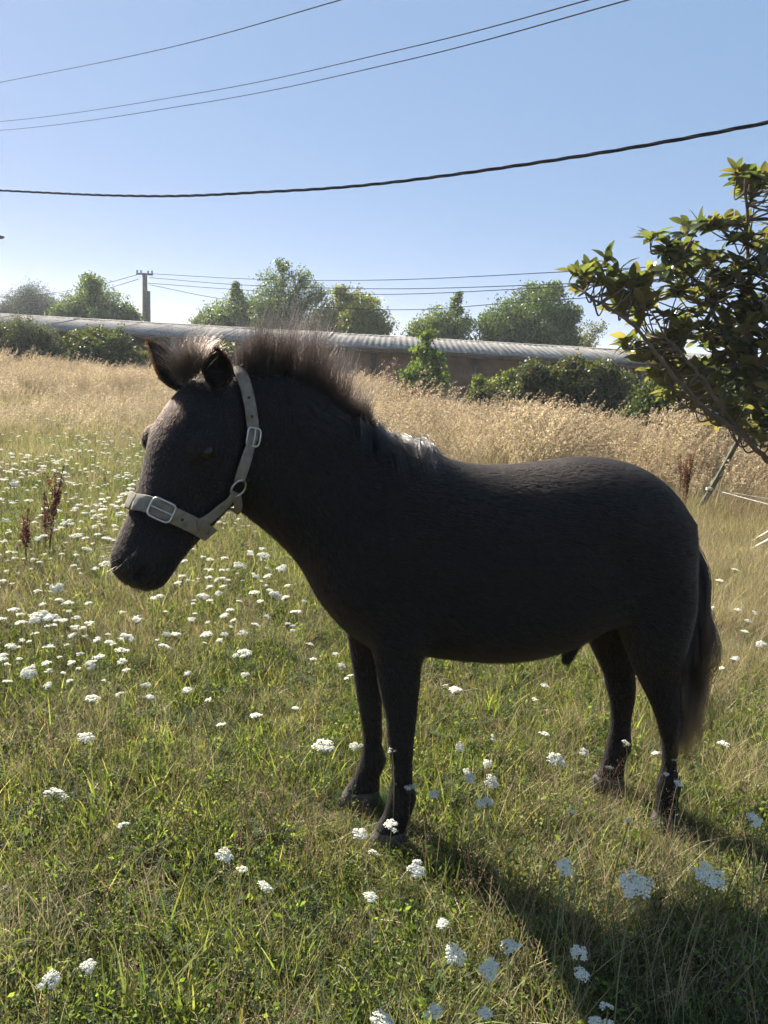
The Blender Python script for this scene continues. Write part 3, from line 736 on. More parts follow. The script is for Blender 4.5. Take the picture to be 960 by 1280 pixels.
WIRE_B = [(-32.379, 44.000, 11.058), (-16.692, 34.000, 9.763), (-5.976, 24.000, 8.336), (-0.201, 16.000, 6.926), (2.336, 11.500, 6.066), (3.624, 9.000, 5.633)]
WIRE_C = [(-32.402, 44.000, 10.818), (-16.706, 34.000, 9.427), (-5.973, 24.000, 8.061), (-0.189, 16.000, 6.720), (2.745, 11.000, 5.883), (3.645, 9.000, 5.501)]
CABLE = [(-16.593, 21.000, 4.833), (-7.909, 16.000, 3.999), (-4.183, 13.200, 3.559), (-1.966, 11.600, 3.426), (-0.240, 10.400, 3.389), (1.844, 8.900, 3.459), (3.370, 7.800, 3.580), (4.728, 6.800, 3.751)]
FAR_A = [(-13.968, 45.000, 5.012), (-7.075, 40.000, 4.620), (-0.551, 33.000, 4.292), (5.241, 26.000, 4.210), (9.908, 20.000, 4.194)]
FAR_B = [(-13.969, 45.000, 4.795), (-7.872, 40.000, 4.305), (-0.531, 33.000, 3.942), (5.279, 26.000, 3.838), (9.964, 20.000, 3.855)]
FAR_C = [(-14.061, 45.000, 4.486), (-7.264, 40.000, 4.068), (-0.519, 33.000, 3.719), (5.545, 26.000, 3.778), (9.970, 20.000, 3.818)]
FAR_D = [(-13.970, 45.000, 4.403), (-8.261, 40.000, 3.545), (-0.484, 33.000, 3.110), (4.193, 27.000, 3.265), (10.001, 20.000, 3.628)]
FAR_E = [(-14.601, 45.000, 4.934), (-17.766, 47.000, 4.322), (-21.943, 50.000, 3.863), (-26.992, 54.000, 3.625), (-42.251, 60.000, 2.558)]
FAR_F = [(-14.603, 45.000, 4.673), (-18.250, 47.000, 3.792), (-22.477, 50.000, 3.001), (-27.029, 54.000, 2.775), (-42.322, 60.000, 1.725)]
YARROW = [(0.041, 0.949, 0.32, 0.044), (0.115, 0.965, 0.32, 0.027), (0.197, 0.991, 0.30, 0.028), (0.216, 1.094, 0.28, 0.039), (0.169, 1.148, 0.26, 0.049), (0.256, 1.143, 0.29, 0.040), (0.145, 1.185, 0.29, 0.024), (0.385, 1.169, 0.26, 0.041), (0.376, 1.120, 0.26, 0.031), (0.373, 0.973, 0.34, 0.022), (0.357, 0.975, 0.31, 0.022), (0.384, 0.999, 0.28, 0.022), (0.468, 1.174, 0.40, 0.058), (0.608, 1.205, 0.40, 0.068), (0.353, 1.208, 0.40, 0.047), (0.102, 1.275, 0.33, 0.038), (0.016, 1.242, 0.29, 0.031), (-0.009, 1.418, 0.30, 0.041), (-0.173, 1.228, 0.31, 0.030), (-0.281, 1.379, 0.26, 0.041), (-0.228, 1.284, 0.30, 0.022), (-0.431, 1.055, 0.28, 0.029), (-0.454, 0.970, 0.33, 0.030), (-0.727, 1.642, 0.21, 0.064), (-0.487, 1.387, 0.31, 0.030), (-0.119, 1.798, 0.29, 0.064), (-0.040, 1.924, 0.22, 0.041), (0.231, 1.818, 0.29, 0.032), (0.323, 1.880, 0.29, 0.027), (0.108, 1.770, 0.20, 0.042), (0.484, 1.828, 0.27, 0.056), (0.320, 1.814, 0.20, 0.052), (0.251, 1.740, 0.25, 0.033), (0.717, 1.987, 0.24, 0.031), (0.798, 1.981, 0.22, 0.035), (0.824, 1.931, 0.23, 0.037), (0.756, 1.721, 0.28, 0.029), (0.772, 1.387, 0.40, 0.037), (1.035, 2.084, 0.21, 0.049), (0.611, 1.795, 0.27, 0.026), (0.513, 1.359, 0.40, 0.023), (-0.716, 1.782, 0.28, 0.059), (-0.425, 2.001, 0.22, 0.033), (-0.335, 2.050, 0.23, 0.044), (-0.540, 2.085, 0.28, 0.039), (-0.225, 2.067, 0.25, 0.034), (0.257, 2.260, 0.25, 0.045), (0.513, 2.283, 0.22, 0.024), (0.579, 2.440, 0.20, 0.040), (-0.622, 2.002, 0.29, 0.033), (-0.772, 2.178, 0.21, 0.031), (-0.467, 2.021, 0.28, 0.026), (1.482, 3.304, 0.24, 0.049), (1.327, 2.951, 0.30, 0.037), (1.337, 2.964, 0.24, 0.044), (1.809, 3.809, 0.29, 0.051), (1.687, 3.697, 0.26, 0.046), (1.637, 3.359, 0.22, 0.046), (1.536, 3.056, 0.27, 0.042), (1.462, 2.919, 0.27, 0.040), (1.294, 2.616, 0.27, 0.036), (1.220, 2.563, 0.25, 0.027), (1.536, 2.926, 0.22, 0.047), (1.632, 3.195, 0.26, 0.040), (-1.303, 2.830, 0.21, 0.098), (-1.227, 2.601, 0.27, 0.054), (-1.191, 2.667, 0.26, 0.061), (-1.127, 2.727, 0.24, 0.038), (-1.031, 2.144, 0.28, 0.050), (-1.123, 2.199, 0.22, 0.036), (-0.912, 2.309, 0.24, 0.043), (-0.787, 1.999, 0.28, 0.047), (-0.724, 2.503, 0.24, 0.064), (-0.727, 2.531, 0.27, 0.044), (-0.862, 2.520, 0.26, 0.050), (-0.861, 2.610, 0.29, 0.048), (-0.898, 2.427, 0.30, 0.034), (-0.803, 2.284, 0.27, 0.037), (-0.668, 2.099, 0.28, 0.044), (-0.994, 2.185, 0.22, 0.033), (-0.444, 2.410, 0.27, 0.061), (-0.399, 2.211, 0.28, 0.034), (-0.619, 2.641, 0.24, 0.049), (-0.206, 2.408, 0.26, 0.028), (-0.333, 2.762, 0.25, 0.051), (-0.403, 2.685, 0.30, 0.037), (-0.238, 2.619, 0.23, 0.033), (-0.110, 2.411, 0.24, 0.034), (-0.087, 2.428, 0.20, 0.040), (-0.139, 2.516, 0.24, 0.029), (-1.742, 3.776, 0.26, 0.085), (-2.012, 4.612, 0.29, 0.082), (-1.713, 4.038, 0.29, 0.068), (-1.367, 3.109, 0.23, 0.078), (-1.194, 2.747, 0.30, 0.041), (-1.321, 3.535, 0.22, 0.072), (-1.561, 3.812, 0.28, 0.069), (-1.738, 4.532, 0.22, 0.071), (-1.451, 3.946, 0.24, 0.098), (-1.509, 3.821, 0.21, 0.069), (-0.569, 3.602, 0.29, 0.081), (-0.457, 3.418, 0.28, 0.062), (-0.701, 3.690, 0.21, 0.075), (-0.531, 3.127, 0.25, 0.057), (-0.445, 3.173, 0.23, 0.065), (-0.327, 2.910, 0.25, 0.047), (-0.690, 3.267, 0.26, 0.052), (-0.753, 3.162, 0.21, 0.058), (-0.673, 2.648, 0.29, 0.043), (-0.605, 2.875, 0.23, 0.046), (-2.581, 5.258, 0.24, 0.105), (-2.175, 4.318, 0.21, 0.087)]

# ================================================================ the meadow
def mat_ground():
    m, nt, out = new_mat('meadow_soil'); L = nt.links.new
    b = N(nt, 'ShaderNodeBsdfPrincipled', Roughness=.95); b.inputs['Specular IOR Level'].default_value = .1
    tc = N(nt, 'ShaderNodeTexCoord')
    n1 = N(nt, 'ShaderNodeTexNoise', Scale=1.3, Detail=8.0, Roughness=.65); L(tc.outputs['Object'], n1.inputs[0])
    n2 = N(nt, 'ShaderNodeTexNoise', Scale=45.0, Detail=6.0, Roughness=.7); L(tc.outputs['Object'], n2.inputs[0])
    r1 = N(nt, 'ShaderNodeValToRGB'); r1.color_ramp.elements[0].color = (.055, .060, .022, 1); r1.color_ramp.elements[1].color = (.16, .125, .060, 1)
    r1.color_ramp.elements[0].position = .35; r1.color_ramp.elements[1].position = .65
    r2 = N(nt, 'ShaderNodeValToRGB'); r2.color_ramp.elements[0].color = (.35, .33, .28, 1); r2.color_ramp.elements[1].color = (1.3, 1.25, 1.1, 1)
    r2.color_ramp.elements[0].position = .3; r2.color_ramp.elements[1].position = .72
    L(n1.outputs[0], r1.inputs[0]); L(n2.outputs[0], r2.inputs[0])
    mx = N(nt, 'ShaderNodeMix', data_type='RGBA', blend_type='MULTIPLY'); mx.inputs[0].default_value = 1
    L(r1.outputs[0], mx.inputs[6]); L(r2.outputs[0], mx.inputs[7]); L(mx.outputs[2], b.inputs['Base Color'])
    bp = N(nt, 'ShaderNodeBump', Strength=.9, Distance=.02); L(n2.outputs[0], bp.inputs['Height']); L(bp.outputs[0], b.inputs['Normal'])
    L(b.outputs[0], out.inputs[0]); return m
gx = np.concatenate([[-400, -200, -90, -45, -25], np.arange(-16, 16.01, .5), [25, 45, 90, 200, 400]])
gy = np.concatenate([[-60, -20, -8], np.arange(-4, 28.01, .5), [34, 45, 60, 90, 140, 220, 400]])
X_, Y_ = np.meshgrid(gx, gy)
def ground_z(x, y):
    w = np.clip((np.hypot(np.asarray(x) - .4, np.asarray(y) - 1.9) - 1.2) / 3, 0, 1)
    return (vnoise(x, y, 2.7) - .5) * .05 * w
Z_ = ground_z(X_, Y_); nx_ = len(gx); i = np.arange(len(gy) - 1)[:, None] * nx_; j = np.arange(nx_ - 1)[None]
gm = mesh_np('ground', np.stack([X_, Y_, Z_], -1).reshape(-1, 3), np.stack([i + j, i + j + 1, i + nx_ + j + 1, i + nx_ + j], -1).reshape(-1, 4), [mat_ground()], smooth=True)
obj('ground', gm, kind='structure')

# ---- blades and tufts (a library that is only instanced)
LIB = bpy.data.collections.new('tuft_library')
def blades(mb, g, n, spread, h, w, lean, curve, cols, nseg=3, az=None, azs=3.2, z0=0.0, tipcol=None, tipw=.12):
    """n curved blades; h, w, lean, curve are (low, high)"""
    U = lambda r: g.uniform(r[0], r[1], n)
    bx, by = g.normal(0, spread, n), g.normal(0, spread, n)
    a = g.uniform(0, 2 * math.pi, n) if az is None else az + g.normal(0, azs, n)
    hh, ww, le, cu = U(h), U(w), U(lean), U(curve)
    dirx, diry = np.cos(a), np.sin(a)
    tw = g.normal(0, .6, n); sx, sy = np.cos(a + math.pi / 2 + tw), np.sin(a + math.pi / 2 + tw)
    x, y, z = bx.copy(), by.copy(), np.full(n, z0)
    L_ = []; st = hh / nseg
    for k in range(nseg + 1):
        wk = ww * (.7 + .3 * math.sin(math.pi * min(k / nseg * 1.4, 1))) * (1 - (1 - tipw) * max(0, (k / nseg - .35) / .65) ** 1.4) * .5
        L_.append(np.stack([np.stack([x - sx * wk, y - sy * wk, z], 1), np.stack([x + sx * wk, y + sy * wk, z], 1)], 1))
        th_ = le + cu * (k + .5) / nseg
        x = x + dirx * np.sin(th_) * st; y = y + diry * np.sin(th_) * st; z = np.maximum(z + np.cos(th_) * st, .002)
    V = np.stack(L_, 1).reshape(-1, 3); per = 2 * (nseg + 1)
    b = np.arange(n)[:, None] * per; k = np.arange(nseg)[None] * 2
    F = np.stack([b + k, b + k + 1, b + k + 3, b + k + 2], -1).reshape(-1, 4)
    c = arr(cols)[g.integers(0, len(cols), n)] * g.uniform(.72, 1.28, (n, 1))
    C = np.repeat(c[:, None], per, 1)
    if tipcol is not None:
        f = np.linspace(0, 1, nseg + 1).repeat(2)[None, :, None] ** 2 * g.uniform(0, 1, (n, 1, 1))
        C = C * (1 - f) + arr(tipcol) * f
    mb.add(V, F); mb.C[-1] = C.reshape(-1, 3)

def quads(mb, g, P, size, col, aspect=.6, flat=0.0):
    """small leaf-shaped diamonds at points P"""
    P = arr(P); n = len(P); d = unit(g.normal(0, 1, (n, 3)) * arr((1, 1, 1 - flat))); s = unit(np.cross(d, g.normal(0, 1, (n, 3))))
    sz = np.broadcast_to(arr(size), (n,))[:, None] * g.uniform(.7, 1.3, (n, 1)); nn = np.cross(d, s)
    V = np.stack([P - d * sz * .5, P + s * sz * aspect * .5 + nn * sz * .06, P + d * sz * .5, P - s * sz * aspect * .5 + nn * sz * .06], 1).reshape(-1, 3)
    c = arr(col); c = (c[g.integers(0, len(c), n)] if c.ndim == 2 else np.tile(c, (n, 1))) * g.uniform(.7, 1.3, (n, 1))
    mb.add(V, np.arange(n * 4).reshape(-1, 4)); mb.C[-1] = np.repeat(c, 4, 0)

GREEN = [(.130, .190, .040), (.165, .220, .055), (.094, .150, .033), (.185, .225, .062), (.130, .170, .066), (.062, .102, .026)]
OLIVE = [(.175, .180, .060), (.21, .195, .075), (.13, .14, .045)]
STRAW = [(.40, .338, .205), (.455, .39, .25), (.34, .282, .165), (.375, .32, .195), (.27, .215, .125)]
BROWN = [(.17, .11, .06), (.22, .145, .08), (.13, .08, .045)]
PINK = [(.26, .16, .12), (.30, .20, .15), (.21, .12, .09)]
m_grass = mat_leaf('grass_blade', trans=.52, rough=.6, spec=.2, tint=(1.22, 1.20, .58), obj_rand=.34)
m_straw = mat_leaf('straw_blade', trans=.46, rough=.55, spec=.25, tint=(1.0, .97, .84), obj_rand=.30)
tufts = []
def tuft(mb, mat):
    me = mb.mesh('tuft', mat); o = bpy.data.objects.new('tuft_%02d' % len(tufts), me); LIB.objects.link(o); tufts.append(o)
g = np.random.default_rng(101)
for k in range(4):                                          # 0-3 short green
    mb = MB(); blades(mb, g, 30, .040, (.025, .095), (.0024, .0052), (.05, 1.0), (.0, .8), GREEN + OLIVE[:1], tipcol=(.34, .30, .12)); blades(mb, g, 6, .05, (.03, .11), (.0011, .002), (.1, 1.0), (.0, .8), STRAW + BROWN); tuft(mb, m_grass)
for k in range(2):                                          # 4-5 mixed
    mb = MB(); blades(mb, g, 20, .042, (.04, .12), (.0022, .0048), (.1, .9), (.1, .9), GREEN + OLIVE, tipcol=(.38, .31, .16)); blades(mb, g, 26, .05, (.05, .17), (.0010, .0022), (.1, 1.0), (.0, 1.2), STRAW + BROWN[:1]); tuft(mb, m_grass)
for k in range(2):                                          # 6-7 fine dry
    mb = MB(); blades(mb, g, 46, .050, (.06, .20), (.0009, .0019), (.05, .9), (.0, 1.1), STRAW + OLIVE[:1]); blades(mb, g, 8, .04, (.04, .10), (.002, .004), (.3, .9), (.1, 1.0), GREEN); tuft(mb, m_straw)
mb = MB(); blades(mb, g, 34, .06, (.05, .14), (.001, .0035), (1.1, 1.5), (.0, .3), STRAW + BROWN, z0=.012); blades(mb, g, 8, .05, (.03, .08), (.004, .008), (1.0, 1.5), (.1, .8), BROWN + STRAW[:2], z0=.015); tuft(mb, m_straw)   # 8 litter
mb = MB()                                                   # 9 feathery yarrow leaves
for q in range(14):
    a = g.uniform(0, 6.28); ln_ = g.uniform(.06, .13); th_ = g.uniform(.3, 1.0); b_ = g.normal(0, .02, 2)
    t_ = np.linspace(.1, 1, 13); ang = th_ + t_ * .7
    sp = np.stack([b_[0] + np.cos(a) * np.sin(ang) * t_ * ln_, b_[1] + np.sin(a) * np.sin(ang) * t_ * ln_, np.cos(ang) * t_ * ln_], 1)
    tube(mb, sp, .0006, 3, (.075, .105, .045), caps=False)
    for s_ in (-1, 1):
        lat = arr((-np.sin(a), np.cos(a), .25)) * s_; wl = .013 * np.sin(np.clip(t_, .12, .98) * math.pi) ** .7
        e_ = sp + lat * wl[:, None] + arr((0, 0, .004)); f_ = sp + arr((np.cos(a), np.sin(a), .2)) * .003
        V = np.stack([sp, e_, f_], 1).reshape(-1, 3); mb.add(V, np.arange(len(V)).reshape(-1, 3), arr((.085, .120, .050)) * g.uniform(.7, 1.3))
tuft(mb, m_grass)
mb = MB()                                                   # 10 airy pinkish seed heads
for q in range(5):
    a = g.uniform(0, 6.28); h_ = g.uniform(.13, .27); le = g.uniform(.05, .35); t_ = np.linspace(0, 1, 5)
    st = np.stack([np.cos(a) * le * h_ * t_ ** 1.6 + g.normal(0, .015), np.sin(a) * le * h_ * t_ ** 1.6 + g.normal(0, .015), h_ * t_], 1)
    tube(mb, st, .0006, 3, STRAW[0], caps=False)
    n = 46; f = g.uniform(.62, 1.05, n); c_ = np.stack([np.interp(f, t_, st[:, d]) for d in range(3)], 1); rr_ = .022 * np.sin(np.clip((f - .58) / .5, 0.05, 1) * 2.6)
    quads(mb, g, c_ + g.normal(0, 1, (n, 3)) * rr_[:, None] * arr((1, 1, .5)), .0042, PINK, .45)
tuft(mb, m_straw)
mb = MB()                                                   # 11 broad weed leaves
for q in range(6):
    a = g.uniform(0, 6.28); ln_ = g.uniform(.03, .06); w_ = ln_ * g.uniform(.16, .3); t_ = np.linspace(0, 1, 6); ang = g.uniform(.2, .8) + t_ * .8
    sp = np.stack([np.cos(a) * np.sin(ang) * t_ * ln_, np.sin(a) * np.sin(ang) * t_ * ln_, np.cos(ang) * t_ * ln_], 1) + arr((g.normal(0, .015), g.normal(0, .015), 0))
    wl = w_ * np.sin(np.clip(t_, .05, .97) * math.pi) ** .8; lat = arr((-np.sin(a), np.cos(a), 0)); up = arr((0, 0, .3))
    V = np.stack([sp - (lat - up) * wl[:, None], sp, sp + (lat + up) * wl[:, None]], 1).reshape(-1, 3); i = np.arange(5)[:, None] * 3
    mb.add(V, np.concatenate([np.concatenate([i, i + 1, i + 4, i + 3], 1), np.concatenate([i + 1, i + 2, i + 5, i + 4], 1)]), arr((.11, .19, .035)) * g.uniform(.75, 1.2))
tuft(mb, m_grass)
def tall_straw(n, h, lean, az):
    mb = MB()
    blades(mb, g, n, .07, h, (.0016, .0026), lean, (.05, .55), STRAW[:4], nseg=4, az=az, azs=.7, tipw=.5)
    blades(mb, g, n // 2, .07, (h[0] * .4, h[1] * .7), (.002, .004), (.1, .7), (.2, 1.5), STRAW + OLIVE, nseg=3)
    V = mb.V[0].reshape(n, -1, 3); tip = V[:, -1]; dr = unit(V[:, -1] - V[:, -3])
    for k in range(n):                                      # a narrow, nodding seed head on every stem
        m_ = 16; f = g.uniform(-.02, .10, m_); quads(mb, g, tip[k] + dr[k] * f[:, None] + g.normal(0, .006, (m_, 3)) + arr((0, 0, -1)) * (np.clip(f, 0, 1) ** 2 * 2.0)[:, None], .020, [(.46, .395, .27), (.37, .295, .19), (.33, .24, .165)], .35)
    tuft(mb, m_straw)
tall_straw(26, (.40, .68), (.15, .75), 0.1)                 # 12
tall_straw(22, (.44, .78), (.15, .85), -0.1)                # 13
tall_straw(24, (.22, .42), (.05, .40), 0.0)                 # 14 lower
mb = MB()                                                   # 15 yellowing leaves in the sward
blades(mb, g, 5, .03, (.03, .07), (.008, .014), (.3, 1.2), (.2, .8), [(.50, .36, .05), (.45, .28, .06), (.36, .30, .06)], nseg=3); blades(mb, g, 16, .04, (.04, .11), (.002, .004), (.1, .9), (.1, 1.2), GREEN); tuft(mb, m_grass)
for k in range(2):                                          # 16-17 ankle-high green with long arching blades
    mb = MB(); blades(mb, g, 12, .03, (.09, .19), (.0030, .0058), (.05, .5), (.1, .9), GREEN, nseg=4, tipcol=(.36, .30, .14)); blades(mb, g, 20, .04, (.04, .11), (.0025, .005), (.1, .9), (.0, .9), GREEN + OLIVE); tuft(mb, m_grass)

mb = MB()                                                   # 18 a few long bleached stalks, bent over
blades(mb, g, 3, .03, (.16, .34), (.0012, .002), (.2, 1.1), (.2, 1.6), STRAW[:2], nseg=7, tipw=.6); blades(mb, g, 14, .04, (.04, .11), (.002, .004), (.1, .9), (.1, 1.0), GREEN); tuft(mb, m_straw)

TALL = (12, 13, 14)
HOOVES = [(.061, 1.788), (-.032, 1.972), (.852, 1.943), (.729, 2.134), (.03, 1.64), (.84, 1.80), (-.09, 1.85), (.69, 2.0)]
for k in range(3):                                          # 19-21 small leafy herbs
    mb = MB()
    for q in range(9):
        a = g.uniform(0, 6.28); h_ = g.uniform(.03, .11); t_ = np.linspace(0, 1, 5); b_ = g.normal(0, .03, 2); le = g.uniform(.1, .7)
        P = np.stack([b_[0] + np.cos(a) * le * h_ * t_, b_[1] + np.sin(a) * le * h_ * t_, h_ * t_], 1); tube(mb, P, .0007, 3, (.10, .11, .04), caps=False)
        n = int(g.integers(6, 11)); f = g.uniform(.15, 1.05, n); quads(mb, g, np.stack([np.interp(f, t_, P[:, d]) for d in range(3)], 1) + g.normal(0, .007, (n, 3)), g.uniform(.009, .018), GREEN + OLIVE[:1], [.34, .48, .26][k], flat=.35)
    blades(mb, g, 12, .04, (.03, .09), (.0022, .0042), (.1, 1.0), (.0, .8), GREEN); tuft(mb, m_grass)
pts = []
def sow(n, xr, yr, keep, pick, scale, zsq=None, gg=np.random.default_rng(5)):
    """n candidates; keep(x,y) is the chance to stay, pick(x,y,g) the tuft numbers"""
    y = gg.uniform(*yr, n); x = xr(y)[0] + gg.random(n) * (xr(y)[1] - xr(y)[0])
    k = gg.random(n) < keep(x, y); x, y = x[k], y[k]
    v = pick(x, y, gg); s = gg.uniform(*scale, len(x)) * (.78 + .44 * vnoise(x + 11, y + 5, .9))
    s = np.where(np.isin(v, TALL), s * (.55 + .9 * vnoise(x + 31, y, .55)), s)
    for hx, hy in HOOVES: s = s * (1 - .30 * np.exp(-((x - hx) ** 2 + (y - hy) ** 2) / .02))     # trodden round the hooves
    pts.append(np.stack([x, y, ground_z(x, y) - .004, v, s * gg.uniform(.85, 1.15, len(x)), gg.uniform(0, 6.283, len(x)), s], 1))
def choose(table, g_, n): 
    ids = arr([t[0] for t in table]); w = arr([t[1] for t in table]); return g_.choice(ids, n, p=w / w.sum())
def dryness(x, y):
    """0 lush green .. 1 straw"""
    d = .05 + .55 * (vnoise(x, y, 1.1) - .5) + .65 * (vnoise(x + 40, y, .30) - .5)
    d = d + 1.25 * np.clip((x - .66 - .06 * y) / .6, 0, 1) * np.clip((y - 2.5) / .9, 0, 1)   # right-hand bare ground by the tree
    d = d + .62 * np.clip((y + 5 * (vnoise(x, y, 2.2) - .5) - 7.5) / 5, 0, 1) + .15 * np.clip((y - 4.6) / 3.0, 0, 1)
    return np.clip(d, 0, 1)
G_ = [(0, 2.4), (1, 2.4), (2, 2.4), (3, 2.4), (19, 2.2), (20, 2.2), (21, 2.2), (16, .5), (17, .5), (4, 1.2), (9, 3.4), (11, .55), (6, .9), (8, 1.3), (15, .45), (10, .8), (18, .4)]
D_ = [(4, 2), (5, 3), (6, 4), (7, 4), (8, 3), (10, 1.6), (0, .7), (9, .5), (15, .2), (16, .2)]
def pick_low(x, y, g_):
    a = choose(G_, g_, len(x)); b = choose(D_, g_, len(x)); return np.where(g_.random(len(x)) < dryness(x, y), b, a)
fan = lambda k, m: (lambda y: (-k * y - m, k * y + m))
one = lambda x, y: np.ones_like(x)
sow(11000, fan(.56, .55), (.62, 3.6), lambda x, y: np.clip(.35 + 1.1 * vnoise(x + 3, y + 9, .16), 0, 1), pick_low, (.60, 1.15))
sow(9000, fan(.56, .6), (3.6, 6.5), one, pick_low, (.8, 1.25))
sow(15000, fan(.56, 1.0), (6.5, 13), one, pick_low, (1.0, 1.5))
sow(18000, fan(.56, 2.0), (13, 21.5), one, pick_low, (1.2, 1.9))
sow(2500, lambda y: (np.full_like(y, -3), np.full_like(y, 3)), (-2.0, .62), one, pick_low, (.8, 1.1))
tall_edge = lambda x: 7.6 - .35 * np.clip(x - 1.6, 0, 2.4)
def keep_tall(x, y):
    e = np.clip((y - tall_edge(x) + (vnoise(x, y, .8) - .5) * 1.6) / 1.6, 0, 1) * np.clip((x + .75 + (vnoise(x, y, 1.0) - .5) * .8) / .8, 0, 1)
    return e * np.clip(1.6 * vnoise(x, y, .6) - .15, .12, 1) * (y < 12.6 - 1.0 * np.clip(x, 0, 9))
sow(10500, lambda y: (np.full_like(y, -1.2), .56 * y + 1.0), (6.2, 13.6), keep_tall, lambda x, y, g_: np.where(y < tall_edge(x) + 1.2, choose([(14, 3), (12, 1)], g_, len(x)), choose([(12, 4), (13, 4), (14, 2)], g_, len(x))), (.65, 1.1))
sow(9000, lambda y: (-.56 * y - 1.5, np.full_like(y, -.3)), (14.8, 20.6), lambda x, y: np.clip((y - 15.0) / 2.0, 0.05, 1), lambda x, y, g_: choose([(12, 3), (13, 2), (14, 3)], g_, len(x)), (.65, 1.0))
sow(2600, lambda y: (-.56 * y - 1.0, np.full_like(y, -.2)), (8.5, 15.0), lambda x, y: .5 * vnoise(x, y, 1.2) + .1, lambda x, y, g_: choose([(14, 3), (7, 2)], g_, len(x)), (.6, 1.0))
PT = np.concatenate(pts)
def scatter(name, PT, lib, **kw):
    n = len(PT); me = bpy.data.meshes.new(name); me.vertices.add(n); me.vertices.foreach_set('co', np.ascontiguousarray(PT[:, :3], np.float32).ravel())
    a = me.attributes.new('pick', 'INT', 'POINT'); a.data.foreach_set('value', PT[:, 3].astype(np.int32))
    a = me.attributes.new('rot', 'FLOAT_VECTOR', 'POINT'); r = np.zeros((n, 3), np.float32); r[:, 2] = PT[:, 5]; a.data.foreach_set('vector', r.ravel())
    a = me.attributes.new('size', 'FLOAT_VECTOR', 'POINT'); a.data.foreach_set('vector', np.ascontiguousarray(np.stack([PT[:, 4], PT[:, 4], PT[:, 6]], 1), np.float32).ravel())
    ng = bpy.data.node_groups.new(name + '_nodes', 'GeometryNodeTree'); nt = ng; L = nt.links.new
    ng.interface.new_socket('Geometry', in_out='INPUT', socket_type='NodeSocketGeometry'); ng.interface.new_socket('Geometry', in_out='OUTPUT', socket_type='NodeSocketGeometry')
    gi = nt.nodes.new('NodeGroupInput'); go = nt.nodes.new('NodeGroupOutput'); ip = nt.nodes.new('GeometryNodeInstanceOnPoints'); ci = nt.nodes.new('GeometryNodeCollectionInfo')
    ci.inputs['Collection'].default_value = lib; ci.inputs['Separate Children'].default_value = True; ci.inputs['Reset Children'].default_value = True
    def at(nm, ty):
        q = nt.nodes.new('GeometryNodeInputNamedAttribute'); q.data_type = ty; q.inputs['Name'].default_value = nm; return q.outputs['Attribute']
    L(gi.outputs[0], ip.inputs['Points']); L(ci.outputs[0], ip.inputs['Instance']); ip.inputs['Pick Instance'].default_value = True
    L(at('pick', 'INT'), ip.inputs['Instance Index']); L(at('rot', 'FLOAT_VECTOR'), ip.inputs['Rotation']); L(at('size', 'FLOAT_VECTOR'), ip.inputs['Scale']); L(ip.outputs[0], go.inputs[0])
    o = obj(name, me, **kw); md = o.modifiers.new('scatter', 'NODES'); md.node_group = ng; return o
tallk = np.isin(PT[:, 3], (12, 13, 14)); kt = PT[tallk]; kt[:, 5] = rng.normal(0, .55, len(kt)); PT[tallk] = kt
scatter('meadow_grass', PT[~tallk], LIB, kind='stuff', label='short green and straw-coloured grass of the meadow')
scatter('tall_dry_grass', PT[tallk], LIB, kind='stuff', label='tall pale dry grass in seed, leaning in the wind')

